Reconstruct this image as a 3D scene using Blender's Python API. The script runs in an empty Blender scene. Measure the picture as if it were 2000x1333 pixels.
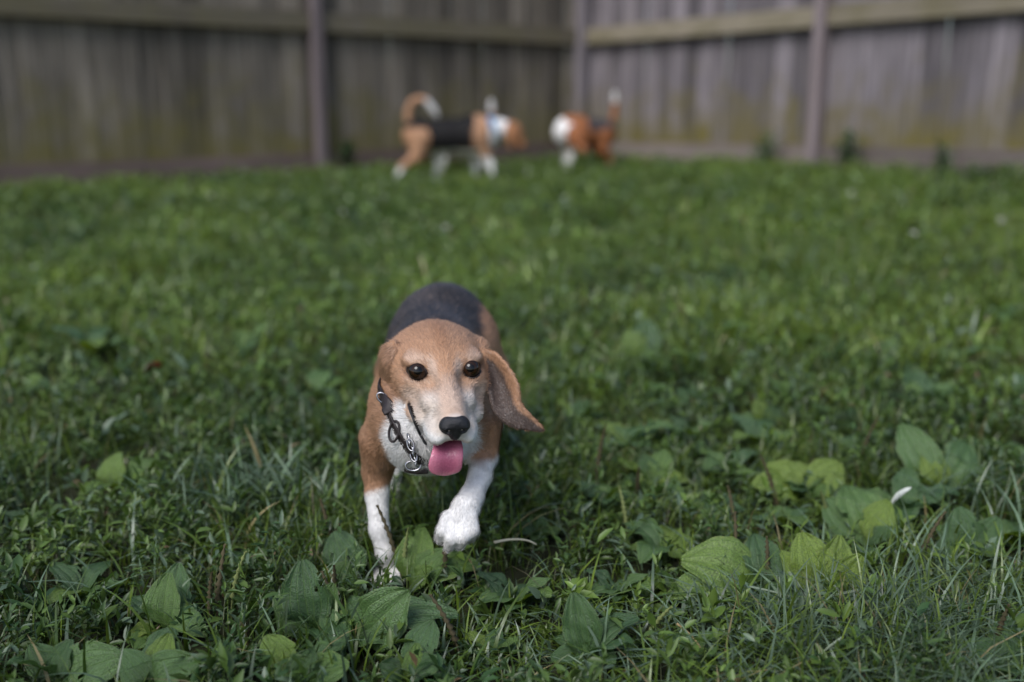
import bpy, math, random
import numpy as np
from mathutils import Vector, Matrix

# ------------------------------------------------------------------ camera, sky, sun, exposure
scene = bpy.context.scene
CAMZ, PITCH, FPX = 0.56, math.radians(13.1), 1944.4
cam_data = bpy.data.cameras.new("camera")
cam_data.sensor_width = 36.0
cam_data.lens = 35.0
cam_data.clip_start = 0.02
cam_data.clip_end = 500.0
cam_data.dof.use_dof = True
cam_data.dof.focus_distance = 1.07
cam_data.dof.aperture_fstop = 2.0
cam_data.dof.aperture_blades = 0
camera = bpy.data.objects.new("camera", cam_data)
scene.collection.objects.link(camera)
camera.location = (0, 0, CAMZ)
camera.rotation_euler = (math.pi / 2 - PITCH, 0, 0)
scene.camera = camera

SUN_EL, SUN_AZ = math.radians(50), math.radians(-150)   # azimuth: clockwise from +Y; behind-left of the camera
world = bpy.data.worlds.new("World")
scene.world = world
world.use_nodes = True
wn = world.node_tree.nodes
wl = world.node_tree.links
wn.clear()
w_out = wn.new("ShaderNodeOutputWorld")
w_bg = wn.new("ShaderNodeBackground")
w_sky = wn.new("ShaderNodeTexSky")
w_sky.sky_type = 'NISHITA'
w_sky.sun_disc = False
w_sky.sun_elevation = SUN_EL
w_sky.sun_rotation = SUN_AZ
w_sky.air_density = 1.0
w_sky.dust_density = 2.0
w_sky.ozone_density = 1.0
w_bg.inputs["Strength"].default_value = 0.085
wl.new(w_sky.outputs["Color"], w_bg.inputs["Color"])
wl.new(w_bg.outputs["Background"], w_out.inputs["Surface"])

sun_data = bpy.data.lights.new("sun", 'SUN')
sun_data.energy = 1.25
sun_data.angle = math.radians(32)
sun_data.color = (0.98, 0.985, 1.0)
sun = bpy.data.objects.new("sun", sun_data)
scene.collection.objects.link(sun)
sdir = Vector((math.sin(SUN_AZ) * math.cos(SUN_EL), math.cos(SUN_AZ) * math.cos(SUN_EL), math.sin(SUN_EL)))
sun.rotation_euler = sdir.to_track_quat('Z', 'Y').to_euler()

vs = scene.view_settings
vs.view_transform = 'Standard'
vs.look = 'None'
vs.exposure = 1.0
vs.gamma = 1.0
vs.use_curve_mapping = False
scene.cycles.max_bounces = 6
scene.cycles.diffuse_bounces = 3
scene.cycles.glossy_bounces = 2
scene.cycles.transmission_bounces = 4
scene.cycles.transparent_max_bounces = 4
scene.cycles.caustics_reflective = False
scene.cycles.caustics_refractive = False

rng = np.random.default_rng(7)
random.seed(7)
SP, CP = math.sin(PITCH), math.cos(PITCH)
CAM = np.array([0.0, 0.0, CAMZ])
FWD = np.array([0.0, CP, -SP])
UPV = np.array([0.0, SP, CP])


def P(px, py, z):
    """photo pixel (2000x1333) + depth along the optical axis -> world point"""
    u, v = (px - 1000.0) / FPX, (py - 666.5) / FPX
    return CAM + z * (np.array([u, 0, 0]) + FWD - v * UPV)


def ground(x, y):
    x = np.asarray(x, float)
    y = np.asarray(y, float)
    s = np.clip((y - 2.0) / 3.5, 0, 1)
    s = s * s * (3 - 2 * s)
    r = np.log1p(np.exp(np.clip((x - 0.5) * 4, -30, 30))) / 4
    far = np.clip(y, -1, 14)
    return 0.0165 * (far - 1.13) + 0.05 * np.minimum(r, 6) * s


def G(px, py):
    """photo pixel -> point on the ground"""
    u, v = (px - 1000.0) / FPX, (py - 666.5) / FPX
    d = np.array([u, 0, 0]) + FWD - v * UPV
    lo, hi = 0.2, 30.0
    for _ in range(50):
        m = (lo + hi) / 2
        p = CAM + m * d
        if p[2] > ground(p[0], p[1]):
            lo = m
        else:
            hi = m
    return CAM + lo * d


def srgb(r, g, b):
    def f(c):
        c /= 255.0
        return c / 12.92 if c <= 0.04045 else ((c + 0.055) / 1.055) ** 2.4
    return np.array([f(r), f(g), f(b)])


# ------------------------------------------------------------------ generic helpers
def link(o, parent=None):
    scene.collection.objects.link(o)
    if parent is not None:
        o.parent = parent
    return o


def tag(o, label=None, cat=None, group=None, kind=None):
    if label:
        o["label"] = label
    if cat:
        o["category"] = cat
    if group:
        o["group"] = group
    if kind:
        o["kind"] = kind
    return o


def empty(name, loc=(0, 0, 0)):
    o = bpy.data.objects.new(name, None)
    o.empty_display_size = 0.05
    o.location = tuple(float(c) for c in loc)
    return link(o)


def np_mesh(name, verts, tris=None, quads=None, col=None, smooth=True, uv=None):
    """mesh from numpy arrays; col is a per-vertex rgb array"""
    me = bpy.data.meshes.new(name)
    verts = np.asarray(verts, np.float32)
    parts, tot = [], []
    if tris is not None and len(tris):
        parts.append(np.asarray(tris, np.int32).ravel())
        tot.append(np.full(len(tris), 3, np.int32))
    if quads is not None and len(quads):
        parts.append(np.asarray(quads, np.int32).ravel())
        tot.append(np.full(len(quads), 4, np.int32))
    loops = np.concatenate(parts)
    tot = np.concatenate(tot)
    start = np.concatenate([[0], np.cumsum(tot)[:-1]]).astype(np.int32)
    me.vertices.add(len(verts))
    me.vertices.foreach_set("co", verts.ravel())
    me.loops.add(len(loops))
    me.loops.foreach_set("vertex_index", loops)
    me.polygons.add(len(tot))
    me.polygons.foreach_set("loop_start", start)
    me.polygons.foreach_set("loop_total", tot)
    if smooth:
        me.polygons.foreach_set("use_smooth", np.ones(len(tot), bool))
    if col is not None:
        c4 = np.ones((len(verts), 4), np.float32)
        c4[:, :3] = col
        at = me.attributes.new("Col", 'FLOAT_COLOR', 'POINT')
        at.data.foreach_set("color", c4.ravel())
    if uv is not None:
        at = me.attributes.new("leafuv", 'FLOAT2', 'POINT')
        at.data.foreach_set("vector", np.asarray(uv, np.float32).ravel())
    me.update(calc_edges=True)
    me.validate()
    return me


def mobj(name, me, mat, parent=None):
    o = bpy.data.objects.new(name, me)
    if mat is not None and len(me.materials) == 0:
        me.materials.append(mat)
    return link(o, parent)


def vnoise(x, y, scale, seed=0):
    """smooth lattice noise in 0..1"""
    r = np.random.default_rng(seed).random((256, 256))
    x = np.asarray(x) / scale + 1000.3
    y = np.asarray(y) / scale + 1000.7
    xi, yi = np.floor(x).astype(int), np.floor(y).astype(int)
    fx, fy = x - xi, y - yi
    fx, fy = fx * fx * (3 - 2 * fx), fy * fy * (3 - 2 * fy)
    a = r[xi % 256, yi % 256]
    b = r[(xi + 1) % 256, yi % 256]
    c = r[xi % 256, (yi + 1) % 256]
    d = r[(xi + 1) % 256, (yi + 1) % 256]
    return (a * (1 - fx) + b * fx) * (1 - fy) + (c * (1 - fx) + d * fx) * fy


def vnoise3(p, scale, seed=0):
    return (vnoise(p[:, 0], p[:, 1] + 0.71 * p[:, 2], scale, seed)
            + vnoise(p[:, 1], p[:, 2] + 0.37 * p[:, 0], scale, seed + 1)
            + vnoise(p[:, 2], p[:, 0] + 0.53 * p[:, 1], scale, seed + 2)) / 3


def unit(v):
    v = np.asarray(v, float)
    return v / (np.linalg.norm(v, axis=-1, keepdims=True) + 1e-12)


# ------------------------------------------------------------------ materials
def new_mat(name):
    m = bpy.data.materials.new(name)
    m.use_nodes = True
    nt = m.node_tree
    for n in list(nt.nodes):
        nt.nodes.remove(n)
    out = nt.nodes.new("ShaderNodeOutputMaterial")
    b = nt.nodes.new("ShaderNodeBsdfPrincipled")
    nt.links.new(b.outputs[0], out.inputs["Surface"])
    return m, nt, b, out


def plain_mat(name, col, rough=0.6, spec=0.5, metal=0.0, bump=0.0, scale=60.0, vary=0.15):
    m, nt, b, out = new_mat(name)
    tc = nt.nodes.new("ShaderNodeTexCoord")
    nz = nt.nodes.new("ShaderNodeTexNoise")
    nz.inputs["Scale"].default_value = scale
    nz.inputs["Detail"].default_value = 4
    nt.links.new(tc.outputs["Object"], nz.inputs["Vector"])
    mr = nt.nodes.new("ShaderNodeMapRange")
    mr.inputs["To Min"].default_value = 1 - vary
    mr.inputs["To Max"].default_value = 1 + vary
    nt.links.new(nz.outputs["Fac"], mr.inputs["Value"])
    mx = nt.nodes.new("ShaderNodeMix")
    mx.data_type = 'RGBA'
    mx.blend_type = 'MULTIPLY'
    mx.inputs["Factor"].default_value = 1.0
    mx.inputs[6].default_value = (*[float(c) for c in col], 1)
    nt.links.new(mr.outputs[0], mx.inputs[7])
    nt.links.new(mx.outputs[2], b.inputs["Base Color"])
    b.inputs["Roughness"].default_value = rough
    b.inputs["Specular IOR Level"].default_value = spec
    b.inputs["Metallic"].default_value = metal
    if bump:
        bp = nt.nodes.new("ShaderNodeBump")
        bp.inputs["Strength"].default_value = bump
        bp.inputs["Distance"].default_value = 0.002
        nt.links.new(nz.outputs["Fac"], bp.inputs["Height"])
        nt.links.new(bp.outputs[0], b.inputs["Normal"])
    return m


def attr_mat(name, rough=0.55, spec=0.4, transl=0.0, noise=0.0, nscale=80.0, bump=0.0, sheen=0.0):
    m, nt, b, out = new_mat(name)
    at = nt.nodes.new("ShaderNodeAttribute")
    at.attribute_name = "Col"
    src = at.outputs["Color"]
    nz = None
    if noise or bump:
        tc = nt.nodes.new("ShaderNodeTexCoord")
        nz = nt.nodes.new("ShaderNodeTexNoise")
        nz.inputs["Scale"].default_value = nscale
        nz.inputs["Detail"].default_value = 5
        nt.links.new(tc.outputs["Object"], nz.inputs["Vector"])
    if noise:
        mr = nt.nodes.new("ShaderNodeMapRange")
        mr.inputs["From Min"].default_value = 0.25
        mr.inputs["From Max"].default_value = 0.75
        mr.inputs["To Min"].default_value = 1 - noise
        mr.inputs["To Max"].default_value = 1 + noise
        nt.links.new(nz.outputs["Fac"], mr.inputs["Value"])
        mx = nt.nodes.new("ShaderNodeMix")
        mx.data_type = 'RGBA'
        mx.blend_type = 'MULTIPLY'
        mx.inputs["Factor"].default_value = 1.0
        nt.links.new(src, mx.inputs[6])
        nt.links.new(mr.outputs[0], mx.inputs[7])
        src = mx.outputs[2]
    nt.links.new(src, b.inputs["Base Color"])
    b.inputs["Roughness"].default_value = rough
    b.inputs["Specular IOR Level"].default_value = spec
    if sheen:
        b.inputs["Sheen Weight"].default_value = sheen
        b.inputs["Sheen Roughness"].default_value = 0.5
    if bump:
        bp = nt.nodes.new("ShaderNodeBump")
        bp.inputs["Strength"].default_value = bump
        bp.inputs["Distance"].default_value = 0.002
        nt.links.new(nz.outputs["Fac"], bp.inputs["Height"])
        nt.links.new(bp.outputs[0], b.inputs["Normal"])
    if transl:
        tr = nt.nodes.new("ShaderNodeBsdfTranslucent")
        hs = nt.nodes.new("ShaderNodeHueSaturation")
        hs.inputs["Hue"].default_value = 0.485
        hs.inputs["Saturation"].default_value = 1.15
        hs.inputs["Value"].default_value = 1.5
        nt.links.new(src, hs.inputs["Color"])
        nt.links.new(hs.outputs[0], tr.inputs["Color"])
        ms = nt.nodes.new("ShaderNodeMixShader")
        ms.inputs[0].default_value = transl
        nt.links.new(b.outputs[0], ms.inputs[1])
        nt.links.new(tr.outputs[0], ms.inputs[2])
        nt.links.new(ms.outputs[0], out.inputs["Surface"])
    return m


def soil_mat():
    m, nt, b, out = new_mat("soil")
    tc = nt.nodes.new("ShaderNodeTexCoord")
    nz = nt.nodes.new("ShaderNodeTexNoise")
    nz.inputs["Scale"].default_value = 9
    nz.inputs["Detail"].default_value = 8
    nt.links.new(tc.outputs["Object"], nz.inputs["Vector"])
    cr = nt.nodes.new("ShaderNodeValToRGB")
    cr.color_ramp.elements[0].position = 0.3
    cr.color_ramp.elements[0].color = (0.010, 0.011, 0.006, 1)
    cr.color_ramp.elements[1].position = 0.75
    cr.color_ramp.elements[1].color = (0.040, 0.044, 0.020, 1)
    nt.links.new(nz.outputs["Fac"], cr.inputs[0])
    nt.links.new(cr.outputs[0], b.inputs["Base Color"])
    b.inputs["Roughness"].default_value = 0.95
    b.inputs["Specular IOR Level"].default_value = 0.15
    bp = nt.nodes.new("ShaderNodeBump")
    bp.inputs["Strength"].default_value = 0.8
    bp.inputs["Distance"].default_value = 0.02
    nt.links.new(nz.outputs["Fac"], bp.inputs["Height"])
    nt.links.new(bp.outputs[0], b.inputs["Normal"])
    return m


def wood_mat(name, base, dark, moss, moss_lo, moss_hi, moss_amt, axis='Z'):
    """weathered board: grain along the board, per-board tone, algae growing up from the ground"""
    m, nt, b, out = new_mat(name)
    N, L = nt.nodes.new, nt.links.new
    tc = N("ShaderNodeTexCoord")
    oi = N("ShaderNodeObjectInfo")
    mul = N("ShaderNodeMath")
    mul.operation = 'MULTIPLY'
    mul.inputs[1].default_value = 57.0
    L(oi.outputs["Random"], mul.inputs[0])
    cmb = N("ShaderNodeCombineXYZ")
    for i in range(3):
        L(mul.outputs[0], cmb.inputs[i])
    add = N("ShaderNodeVectorMath")
    add.operation = 'ADD'
    L(tc.outputs["Object"], add.inputs[0])
    L(cmb.outputs[0], add.inputs[1])
    mp = N("ShaderNodeMapping")
    mp.inputs["Scale"].default_value = (30, 30, 1.6) if axis == 'Z' else (1.6, 30, 30)
    L(add.outputs[0], mp.inputs["Vector"])
    grain = N("ShaderNodeTexNoise")
    grain.inputs["Scale"].default_value = 1.0
    grain.inputs["Detail"].default_value = 7
    grain.inputs["Roughness"].default_value = 0.65
    L(mp.outputs[0], grain.inputs["Vector"])
    cr = N("ShaderNodeValToRGB")
    cr.color_ramp.elements[0].position = 0.32
    cr.color_ramp.elements[0].color = (*dark, 1)
    cr.color_ramp.elements[1].position = 0.66
    cr.color_ramp.elements[1].color = (*base, 1)
    L(grain.outputs["Fac"], cr.inputs[0])
    # per board brightness
    mr = N("ShaderNodeMapRange")
    mr.inputs["To Min"].default_value = 0.50
    mr.inputs["To Max"].default_value = 1.45
    L(oi.outputs["Random"], mr.inputs["Value"])
    mx = N("ShaderNodeMix")
    mx.data_type = 'RGBA'
    mx.blend_type = 'MULTIPLY'
    mx.inputs["Factor"].default_value = 1
    L(cr.outputs[0], mx.inputs[6])
    L(mr.outputs[0], mx.inputs[7])
    # knots and blotches
    bl = N("ShaderNodeTexNoise")
    bl.inputs["Scale"].default_value = 5
    bl.inputs["Detail"].default_value = 3
    L(add.outputs[0], bl.inputs["Vector"])
    # algae: strongest near the ground, broken up by noise
    geo = N("ShaderNodeNewGeometry")
    sep = N("ShaderNodeSeparateXYZ")
    L(geo.outputs["Position"], sep.inputs[0])
    hr = N("ShaderNodeMapRange")
    hr.inputs["From Min"].default_value = moss_hi
    hr.inputs["From Max"].default_value = moss_lo
    hr.inputs["To Min"].default_value = -0.20
    hr.inputs["To Max"].default_value = 0.45
    L(sep.outputs["Z"], hr.inputs["Value"])
    am = N("ShaderNodeMath")
    am.operation = 'ADD'
    L(hr.outputs[0], am.inputs[0])
    L(bl.outputs["Fac"], am.inputs[1])
    rr = N("ShaderNodeMapRange")
    rr.inputs["From Min"].default_value = 0.45
    rr.inputs["From Max"].default_value = 0.95
    rr.inputs["To Max"].default_value = moss_amt
    L(am.outputs[0], rr.inputs["Value"])
    mm = N("ShaderNodeMix")
    mm.data_type = 'RGBA'
    L(rr.outputs[0], mm.inputs["Factor"])
    L(mx.outputs[2], mm.inputs[6])
    mm.inputs[7].default_value = (*moss, 1)
    L(mm.outputs[2], b.inputs["Base Color"])
    b.inputs["Roughness"].default_value = 0.85
    b.inputs["Specular IOR Level"].default_value = 0.25
    bp = N("ShaderNodeBump")
    bp.inputs["Strength"].default_value = 0.5
    bp.inputs["Distance"].default_value = 0.004
    L(grain.outputs["Fac"], bp.inputs["Height"])
    L(bp.outputs[0], b.inputs["Normal"])
    return m


def plantain_mat():
    """broad leaf: parallel veins, blotches, insect marks; colour varies per leaf"""
    m, nt, b, out = new_mat("plantain_leaf")
    N, L = nt.nodes.new, nt.links.new
    at = N("ShaderNodeAttribute")
    at.attribute_name = "leafuv"
    sep = N("ShaderNodeSeparateXYZ")
    L(at.outputs["Vector"], sep.inputs[0])
    oi = N("ShaderNodeObjectInfo")
    tc = N("ShaderNodeTexCoord")
    cr = N("ShaderNodeValToRGB")
    e = cr.color_ramp.elements
    e[0].position, e[0].color = 0.0, (0.046, 0.100, 0.034, 1)
    e[1].position, e[1].color = 1.0, (0.175, 0.250, 0.034, 1)
    e.new(0.35).color = (0.078, 0.150, 0.052, 1)
    e.new(0.75).color = (0.112, 0.195, 0.044, 1)
    oc = N("ShaderNodeSeparateColor")
    L(oi.outputs["Color"], oc.inputs[0])
    L(oc.outputs[0], cr.inputs[0])
    nz = N("ShaderNodeTexNoise")
    nz.inputs["Scale"].default_value = 55
    nz.inputs["Detail"].default_value = 6
    L(tc.outputs["Object"], nz.inputs["Vector"])
    mr = N("ShaderNodeMapRange")
    mr.inputs["From Min"].default_value = 0.3
    mr.inputs["From Max"].default_value = 0.7
    mr.inputs["To Min"].default_value = 0.5
    mr.inputs["To Max"].default_value = 1.45
    L(nz.outputs["Fac"], mr.inputs["Value"])
    mx = N("ShaderNodeMix")
    mx.data_type = 'RGBA'
    mx.blend_type = 'MULTIPLY'
    mx.inputs["Factor"].default_value = 1
    L(cr.outputs[0], mx.inputs[6])
    L(mr.outputs[0], mx.inputs[7])
    # veins: stripes across the width
    vm = N("ShaderNodeMath")
    vm.operation = 'MULTIPLY'
    vm.inputs[1].default_value = 3.5 * 2 * math.pi
    L(sep.outputs["X"], vm.inputs[0])
    vc = N("ShaderNodeMath")
    vc.operation = 'COSINE'
    L(vm.outputs[0], vc.inputs[0])
    vr = N("ShaderNodeMapRange")
    vr.inputs["From Min"].default_value = 0.80
    vr.inputs["From Max"].default_value = 1.0
    L(vc.outputs[0], vr.inputs["Value"])
    vf = N("ShaderNodeMath")
    vf.operation = 'MULTIPLY'
    vf.inputs[1].default_value = 0.40
    L(vr.outputs[0], vf.inputs[0])
    mv = N("ShaderNodeMix")
    mv.data_type = 'RGBA'
    L(vf.outputs[0], mv.inputs["Factor"])
    L(mx.outputs[2], mv.inputs[6])
    mv.inputs[7].default_value = (0.16, 0.26, 0.08, 1)
    # brown spots
    sp = N("ShaderNodeTexNoise")
    sp.inputs["Scale"].default_value = 130
    sp.inputs["Detail"].default_value = 2
    L(tc.outputs["Object"], sp.inputs["Vector"])
    sr = N("ShaderNodeMapRange")
    sr.inputs["From Min"].default_value = 0.68
    sr.inputs["From Max"].default_value = 0.74
    sr.inputs["To Max"].default_value = 0.7
    L(sp.outputs["Fac"], sr.inputs["Value"])
    mb = N("ShaderNodeMix")
    mb.data_type = 'RGBA'
    L(sr.outputs[0], mb.inputs["Factor"])
    L(mv.outputs[2], mb.inputs[6])
    mb.inputs[7].default_value = (0.07, 0.06, 0.03, 1)
    # browned margins
    au = N("ShaderNodeMath")
    au.operation = 'ABSOLUTE'
    L(sep.outputs["X"], au.inputs[0])
    ea = N("ShaderNodeMath")
    ea.operation = 'ADD'
    L(au.outputs[0], ea.inputs[0])
    L(nz.outputs["Fac"], ea.inputs[1])
    er = N("ShaderNodeMapRange")
    er.inputs["From Min"].default_value = 1.50
    er.inputs["From Max"].default_value = 1.66
    er.inputs["To Max"].default_value = 0.75
    L(ea.outputs[0], er.inputs["Value"])
    me_ = N("ShaderNodeMix")
    me_.data_type = 'RGBA'
    L(er.outputs[0], me_.inputs["Factor"])
    L(mb.outputs[2], me_.inputs[6])
    me_.inputs[7].default_value = (0.16, 0.12, 0.045, 1)
    mb = me_
    L(mb.outputs[2], b.inputs["Base Color"])
    b.inputs["Roughness"].default_value = 0.30
    b.inputs["Specular IOR Level"].default_value = 0.65
    ad = N("ShaderNodeMath")
    ad.operation = 'SUBTRACT'
    L(nz.outputs["Fac"], ad.inputs[0])
    L(vf.outputs[0], ad.inputs[1])
    bp = N("ShaderNodeBump")
    bp.inputs["Strength"].default_value = 0.7
    bp.inputs["Distance"].default_value = 0.003
    L(ad.outputs[0], bp.inputs["Height"])
    L(bp.outputs[0], b.inputs["Normal"])
    tr = N("ShaderNodeBsdfTranslucent")
    hs = N("ShaderNodeHueSaturation")
    hs.inputs["Hue"].default_value = 0.475
    hs.inputs["Saturation"].default_value = 1.25
    hs.inputs["Value"].default_value = 1.6
    L(mb.outputs[2], hs.inputs["Color"])
    L(hs.outputs[0], tr.inputs["Color"])
    ms = N("ShaderNodeMixShader")
    ms.inputs[0].default_value = 0.24
    L(b.outputs[0], ms.inputs[1])
    L(tr.outputs[0], ms.inputs[2])
    L(ms.outputs[0], out.inputs["Surface"])
    return m


M_SOIL = soil_mat()
M_BLADE = attr_mat("grass_blade", rough=0.36, spec=0.55, transl=0.22)
M_LEAFLET = attr_mat("small_leaf", rough=0.44, spec=0.5, transl=0.2)
M_PLANTAIN = plantain_mat()
M_SPIKE = plain_mat("seed_spike", (0.080, 0.066, 0.036), 0.8, 0.2, scale=300, vary=0.5)
M_SPIKE_G = plain_mat("green_spike", (0.17, 0.20, 0.07), 0.7, 0.3, scale=300, vary=0.4)
M_STALK = plain_mat("stalk", (0.12, 0.16, 0.05), 0.6, 0.3)
M_PICKET_L = wood_mat("picket_brown", (0.212, 0.184, 0.150), (0.060, 0.052, 0.042), (0.130, 0.114, 0.034), 0.05, 1.0, 0.9)  # left fence: weathered olive-brown boards, mossy towards the ground
M_PICKET_R = wood_mat("picket_grey", (0.245, 0.218, 0.232), (0.078, 0.069, 0.073), (0.140, 0.118, 0.032), 0.20, 0.95, 0.95)
M_RAIL = wood_mat("rail", (0.225, 0.196, 0.148), (0.120, 0.103, 0.072), (0.140, 0.124, 0.062), 0.6, 1.6, 0.8, 'X')
M_POST = wood_mat("post", (0.205, 0.170, 0.172), (0.110, 0.088, 0.090), (0.12, 0.11, 0.06), -0.3, 0.3, 0.6)
M_KICK = wood_mat("kickboard", (0.170, 0.125, 0.112), (0.075, 0.056, 0.050), (0.06, 0.055, 0.03), -0.2, 0.3, 0.5, 'X')
M_KICK_R = wood_mat("kickboard_pale", (0.24, 0.20, 0.18), (0.12, 0.10, 0.09), (0.1, 0.09, 0.05), -0.2, 0.3, 0.4, 'X')

# ------------------------------------------------------------------ ground
gx = np.concatenate([np.linspace(-60, -6, 10)[:-1], np.linspace(-6, 6, 61), np.linspace(6, 60, 10)[1:]])
gy = np.concatenate([np.linspace(-60, -1, 10)[:-1], np.linspace(-1, 10, 56), np.linspace(10, 80, 12)[1:]])
GX, GY = np.meshgrid(gx, gy, indexing='ij')
near = (np.abs(GX) < 6) & (GY > -1) & (GY < 10)
GZ = ground(GX, GY) + np.where(near, (vnoise(GX, GY, 0.6, 3) - 0.5) * 0.012, 0)
nx, ny = len(gx), len(gy)
ii = np.arange(nx * ny).reshape(nx, ny)
gq = np.stack([ii[:-1, :-1], ii[1:, :-1], ii[1:, 1:], ii[:-1, 1:]], -1).reshape(-1, 4)
g_me = np_mesh("ground", np.stack([GX, GY, GZ], -1).reshape(-1, 3), quads=gq)
tag(mobj("ground", g_me, M_SOIL), "dark soil of the back yard under the grass", "ground", kind="structure")

# ------------------------------------------------------------------ fence
CORNER = np.array([0.585, 8.62])
ANG_L, ANG_R = math.radians(180 + 37.0), math.radians(-53.0)
DIR_L = np.array([math.cos(ANG_L), math.sin(ANG_L)])
DIR_R = np.array([math.cos(ANG_R), math.sin(ANG_R)])
RAIL_Z = 1.085          # underside of the middle rail (level all along)


def box_mesh(name, sx, sy, sz, bev=0.003, warp=0.0):
    """box from 0 to sz in z, centred in x and y, bevelled vertical edges"""
    xs = [(-sx / 2 + bev, -sy / 2), (sx / 2 - bev, -sy / 2), (sx / 2, -sy / 2 + bev), (sx / 2, sy / 2 - bev),
          (sx / 2 - bev, sy / 2), (-sx / 2 + bev, sy / 2), (-sx / 2, sy / 2 - bev), (-sx / 2, -sy / 2 + bev)]
    v, q = [], []
    nz_ = 4 if warp else 2
    for k in range(nz_):
        t = k / (nz_ - 1)
        for x, y in xs:
            v.append((x, y + warp * math.sin(t * 3.1), t * sz))
    for k in range(nz_ - 1):
        for i in range(8):
            j = (i + 1) % 8
            q.append((k * 8 + i, k * 8 + j, (k + 1) * 8 + j, (k + 1) * 8 + i))
    me = bpy.data.meshes.new(name)
    top = tuple(range((nz_ - 1) * 8, nz_ * 8))
    me.from_pydata(v, [], q + [top, tuple(range(7, -1, -1))])
    me.update()
    return me


def build_fence(label, direc, length, mat_p, mat_k, side, first_gap, seed):
    """side=+1: the yard lies to the left of direc, -1: to the right. Local x runs along the fence."""
    r = random.Random(seed)
    ang = math.atan2(direc[1], direc[0])
    root = empty("board_fence", (CORNER[0], CORNER[1], 0))
    root.rotation_euler = (0, 0, ang)
    tag(root, label, "fence", "fences meeting at the yard corner")
    yard = side

    def gz(s):
        p = CORNER + direc * s
        return float(ground(p[0], p[1]))
    w = 0.1395
    variants = [box_mesh("picket", w, 0.018, 1.85, 0.005, wv) for wv in (0.003, -0.003, 0.006)]
    n = int(length / (w - 0.0006))
    for i in range(n):
        s = 0.085 + i * (w - 0.0006)
        o = mobj("picket", variants[i % 3], mat_p, root)
        o.location = (s, -yard * (0.0435 + (0.0045 if i % 2 else 0.0) + r.uniform(-0.001, 0.001)), gz(s) + 0.06 + r.uniform(-0.012, 0.012))
        o.rotation_euler = (0, r.uniform(-0.002, 0.002), r.uniform(-0.010, 0.010))
        if not o.data.materials:
            o.data.materials.append(mat_p)
    step = 2.44
    pos = [0.0]
    s = first_gap
    while s < length:
        pos.append(s)
        s += step
    for a, b in zip(pos, pos[1:] + [length]):
        for zc in (RAIL_Z, 0.42 + 0, 1.72):
            if zc == 0.42:
                continue
            rl = box_mesh("rail", b - a - 0.078, 0.066, 0.125, 0.004)
            o = mobj("rail", rl, M_RAIL, root)
            o.location = ((a + b) / 2, yard * 0.0, zc + r.uniform(-0.004, 0.004))
        kb = box_mesh("kickboard", b - a - 0.094, 0.030, 0.19, 0.004)
        o = mobj("kickboard", kb, mat_k, root)
        g0, g1 = gz(a), gz(b)
        o.location = ((a + b) / 2, yard * 0.001, (g0 + g1) / 2 - 0.03)
        o.rotation_euler = (0, -math.atan2(g1 - g0, b - a), 0)
    for k, s in enumerate(pos[1:]):
        pm = box_mesh("post", 0.076, 0.076, 2.2, 0.006)
        o = mobj("post", pm, M_POST, root)
        o.location = (s, yard * 0.035, gz(s) - 0.15)
        if side < 0 and k == 0:
            o.rotation_euler = (0, -0.0, 0)
    return root


fence_l = build_fence("weathered mossy board fence on the left, running back to the yard corner", DIR_L, 6.8, M_PICKET_L, M_KICK, 1, 2.44, 1)
fence_r = build_fence("pale grey weathered board fence on the right of the yard corner", DIR_R, 6.2, M_PICKET_R, M_KICK_R, -1, 2.38, 2)
cp = box_mesh("post", 0.082, 0.082, 2.2, 0.006)
o = mobj("corner_post", cp, M_PICKET_R, fence_l)
o.location = (0.05, 0.045, float(ground(*CORNER)) - 0.15)


def inside_yard(x, y, m=0.05):
    dx, dy = x - CORNER[0], y - CORNER[1]
    nl = np.array([-DIR_L[1], DIR_L[0]])
    nr = np.array([DIR_R[1], -DIR_R[0]])
    return (dx * nl[0] + dy * nl[1] > m) & (dx * nr[0] + dy * nr[1] > m)


FOOT = []          # footprints of broad leaves: the lawn grows lower there


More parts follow.
